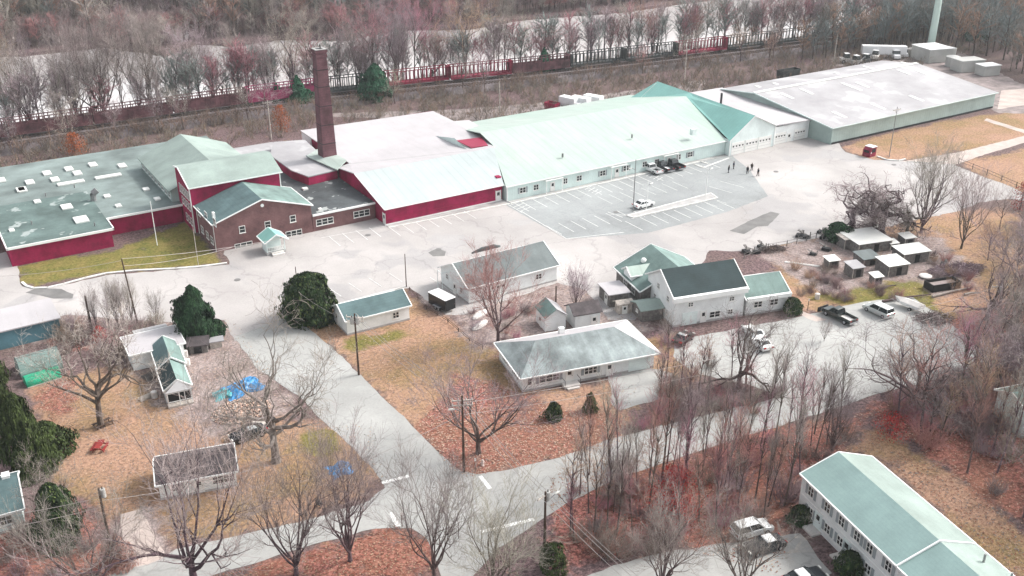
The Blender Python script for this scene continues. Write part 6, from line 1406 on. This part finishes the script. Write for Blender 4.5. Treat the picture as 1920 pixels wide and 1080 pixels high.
shrubs(WOODR, 60, 1.5, 1.5, 3.6, 'leafless shrub under the trees of the right hand woods','shrubs under the right hand woods')
shrubs(pxpoly([(1230,690),(1330,680),(1500,735),(1420,775),(1180,810)]), 26, 1.2, 1.2, 2.8, 'dry shrub on the strip between ranch drive and road','shrubs beside the road')
shrubs(pxpoly([(1490,500),(1590,500),(1720,560),(1640,570),(1500,560)]), 34, .8, .9, 1.8, 'dry brown shrub in front of the farm shacks','dry shrubs before the shacks')
shrubs(pxpoly([(1740,480),(1850,500),(1860,560),(1800,555),(1740,520)]), 16, 1.0, .9, 2.0, 'dry shrub right of the farm yard','dry shrubs right of the yard')
shrubs(pxpoly([(120,610),(300,600),(310,615),(260,650),(200,690),(120,680)]), 30, 1.1, 1.2, 2.8, 'leafless shrub in the thicket by the mobile home','thicket shrubs by the mobile home')
shrubs(pxpoly([(870,590),(1010,560),(1060,560),(1060,600),(980,640),(880,640)]), 12, 1.2, .8, 1.8, 'small dry shrub in the dirt yard','dry shrubs in the dirt yard')
shrubs(pxpoly([(0,960),(90,950),(300,1085),(0,1100)]), 16, 1.2, 1.0, 2.2, 'leafless shrub in the bottom left corner','shrubs in the bottom left corner')
shrub(P(1250,642), 2.2, 'dry yellowish shrub beside the dark green car', None, 1); shrub(P(1660,505), 2.6, 'pinkish leafless shrub growing between the farm shacks', None, 2)
EMB = []
for xx in range(-20,420,8): yy, _a = at_x(xx); EMB.append((xx,yy-5.6))
for xx in range(412,-28,-8): yy, _a = at_x(xx); EMB.append((xx,yy-9.5))
# brush belt between mill and railway and on the far bank: nobody could count it
def belt(name, label, polys, n_, lo, hi, m):
    K = MB()
    for poly, k_ in zip(polys, n_):
        for x, y in scatter(poly, k_, .4):
            s_ = rg.uniform(lo,hi); p0 = Vector((x,y,0))
            for _ in range(9):
                d = Vector((rg.gauss(0,.45), rg.gauss(0,.45), 1)).normalized(); p = p0+Vector((rg.uniform(-.6,.6), rg.uniform(-.6,.6), 0)); q_ = p+d*s_*rg.uniform(.4,.7); K.cur = rg.choice((0,0,1,2)) if rg.random() < .8 else 0
                K.tube(p, q_, .045, .03, 3)
                for _k in range(3): e_ = (d+rvec(rg)*.5).normalized()*s_*.4; K.tube(q_, q_+e_, .028, .008, 3)
    o = K.build(name, m); return tag(o, label, 'brush', kind='stuff')
belt('brush','tangled brown and mauve brush between the mill and the railway embankment',
  [[(-20,234),(60,234),(112,228),(115,216),(150,214),(190,206),(200,200),(320,200),(420,190),(420,205),(300,224),(230,236),(160,243),(110,250),(60,253),(-20,253)],[(-20,264.5),(100,264),(180,254),(300,240),(420,224),(420,228),(300,246),(180,262),(100,270),(-20,270)]], [1700,700], 1.2, 3.4, ['brush','twig_red','twig'])
belt('far_undergrowth','hazy undergrowth of the woods beyond the river',[FAR], [2200], 3, 7, ['twig','twig_pale','brush'])

belt('embankment_brush','taller reddish brush growing up the near side of the railway embankment',[EMB],[520],2.6,5.2,['brush','twig_red','twig_red'])
for i in range(22):
    x = rg.uniform(5,300); y, a = at_x(x)
    plant(PROT['river%d'%rg.randrange(5)], (x, y-rg.uniform(6.5,12)), rg.uniform(8,14), rg.uniform(0,6), 'bare tree in the brush on the near side of the railway', group='bare trees on the near side of the railway', wx=rg.uniform(.9,1.3))
# fallen leaves: real little faces lying on the lawns and litter
Lf = MB()
for poly, cnt, hues in [(Z_RED[0],5200,(0,0,1,2)),(Z_RED[1],5200,(0,1,2,2)),(Z_RED[2],3500,(0,1,2,2)),(Z_RED[3],1200,(1,2)),(Z_RED[4],2200,(1,2,2)),(Z_RED[5],500,(1,2)),(Z_RED[7],500,(1,2)),(Z_STRAW[0],3600,(0,1,3,3)),(Z_STRAW[1],4200,(0,1,3,3)),(Z_STRAW[5],1600,(1,2,3)),(Z_DIRT[0],1500,(0,1,3)),(Z_DIRT[2],1200,(0,3,3)),(Z_DIRT[1],1200,(0,1,3))]:
    xs = [p[0] for p in poly]; ys = [p[1] for p in poly]; X_ = np.array([rg.uniform(min(xs),max(xs)) for _ in range(cnt*2)]); Y_ = np.array([rg.uniform(min(ys),max(ys)) for _ in range(cnt*2)])
    ok = inside(poly, X_, Y_)
    for x, y in list(zip(X_[ok], Y_[ok]))[:cnt]:
        a = rg.uniform(0,6.28); s_ = rg.uniform(.06,.14); z = rg.uniform(.045,.12); c_, d_ = math.cos(a)*s_, math.sin(a)*s_; Lf.cur = rg.choice(hues)
        Lf.add([(x-c_,y-d_,z),(x+d_*.7,y-c_*.7,z+.02),(x+c_,y+d_,z),(x-d_*.7,y+c_*.7,z+.03)],[(0,1,2,3)])
o = Lf.build('fallen_leaves',['leaf_pale','leaf_tan','leaf_rust','grey_wood']); tag(o,'fallen leaves strewn over the lawns and under the trees','leaves',kind='stuff')

for px, py, L_, W_, n_, lab_ in [(1795,508,5.5,2.6,420,'long heap of cut branches right of the long white roofed shack'),(1752,600,3.2,2.2,220,'tangled brush pile on the grass by the covered boat'),(1448,470,2.6,1.2,120,'low heap of twigs beside the yard fence')]:
    K = MB()
    for _ in range(n_):
        a = rg.uniform(0,6.28); r2 = rg.random()**.6; x, y = L_*r2*math.cos(a), W_*r2*math.sin(a); d = Vector((rg.gauss(0,1),rg.gauss(0,1),rg.gauss(0,.25))).normalized()*rg.uniform(.4,1.1); K.cur = rg.choice((0,0,1)); c = Vector((x,y,.1+1.0*(1-r2)*rg.random()+.15)); K.tube(c-d, c+d, .05, .025, 4)
    o = K.build('brush_pile',['bark','twig']); o.location = P(px,py); o.rotation_euler.z = R(-14); tag(o, lab_, 'brush pile')
for px, py, px2, py2, lab_ in [(1748,556,1825,538,'long pale fallen trunk lying in front of the dark bin'),(1808,552,1838,549,'short pale log right of the dark bin'),(1725,487,1760,480,'pale plank lying above the branch heap'),(1655,540,1680,535,'dark log on the grass below the farm shacks'),(1655,565,1745,552,'thin fallen branch along the grass edge behind the minivan')]:
    K = MB(); a = P(px,py,.25); b_ = P(px2,py2,.3); K.tube(a, a.lerp(b_,.5)+Vector((0,.1,.1)), .22,.17,8,True); K.tube(a.lerp(b_,.5)+Vector((0,.1,.1)), b_, .17,.1,8,True); K.tube(a.lerp(b_,.6), a.lerp(b_,.75)+Vector((.2,-.5,.4)), .07,.03,5)
    o = K.build('fallen_log','bark_pale' if 'pale' in lab_ else 'bark'); tag(o, lab_, 'log')
shrubs(pxpoly([(1640,770),(1760,735),(1900,660),(1960,640),(2000,760),(1860,860),(1740,830)]), 46, 1.2, 1.4, 3.2, 'leafless shrub on the litter beside the street end','shrubs by the street end')

forest('upper_right_woods','dense leafless woods beyond the yard at the upper right corner',scatter(pxpoly([(1760,86),(1780,45),(1830,20),(2010,-10),(2060,190),(1960,165),(1900,140),(1850,112)]),150,2.0)+scatter(pxpoly([(1480,118),(1560,92),(1700,62),(1780,50),(1765,84),(1600,104)]),70,2.0),9,16,['bark','twig','twig_cool','twig_cool','twig_red'],1.4)
# ------------------------------------------------------------------ thin damp air
q = MB(); q.box(-2500,-1200,-6,3400,3600,140)
hz = q.build('haze', 'white_trim'); hz['kind'] = 'stuff'; hz['label'] = 'thin pale air over the whole place'
hm = bpy.data.materials.new('haze'); hm.use_nodes = True; t = hm.node_tree; t.nodes.clear()
vo = t.nodes.new('ShaderNodeVolumePrincipled'); vo.inputs['Density'].default_value = .00017; vo.inputs['Color'].default_value = (.82,.88,.90,1); vo.inputs['Anisotropy'].default_value = .2
oo_ = t.nodes.new('ShaderNodeOutputMaterial'); t.links.new(vo.outputs[0], oo_.inputs['Volume']); hz.data.materials.clear(); hz.data.materials.append(hm)
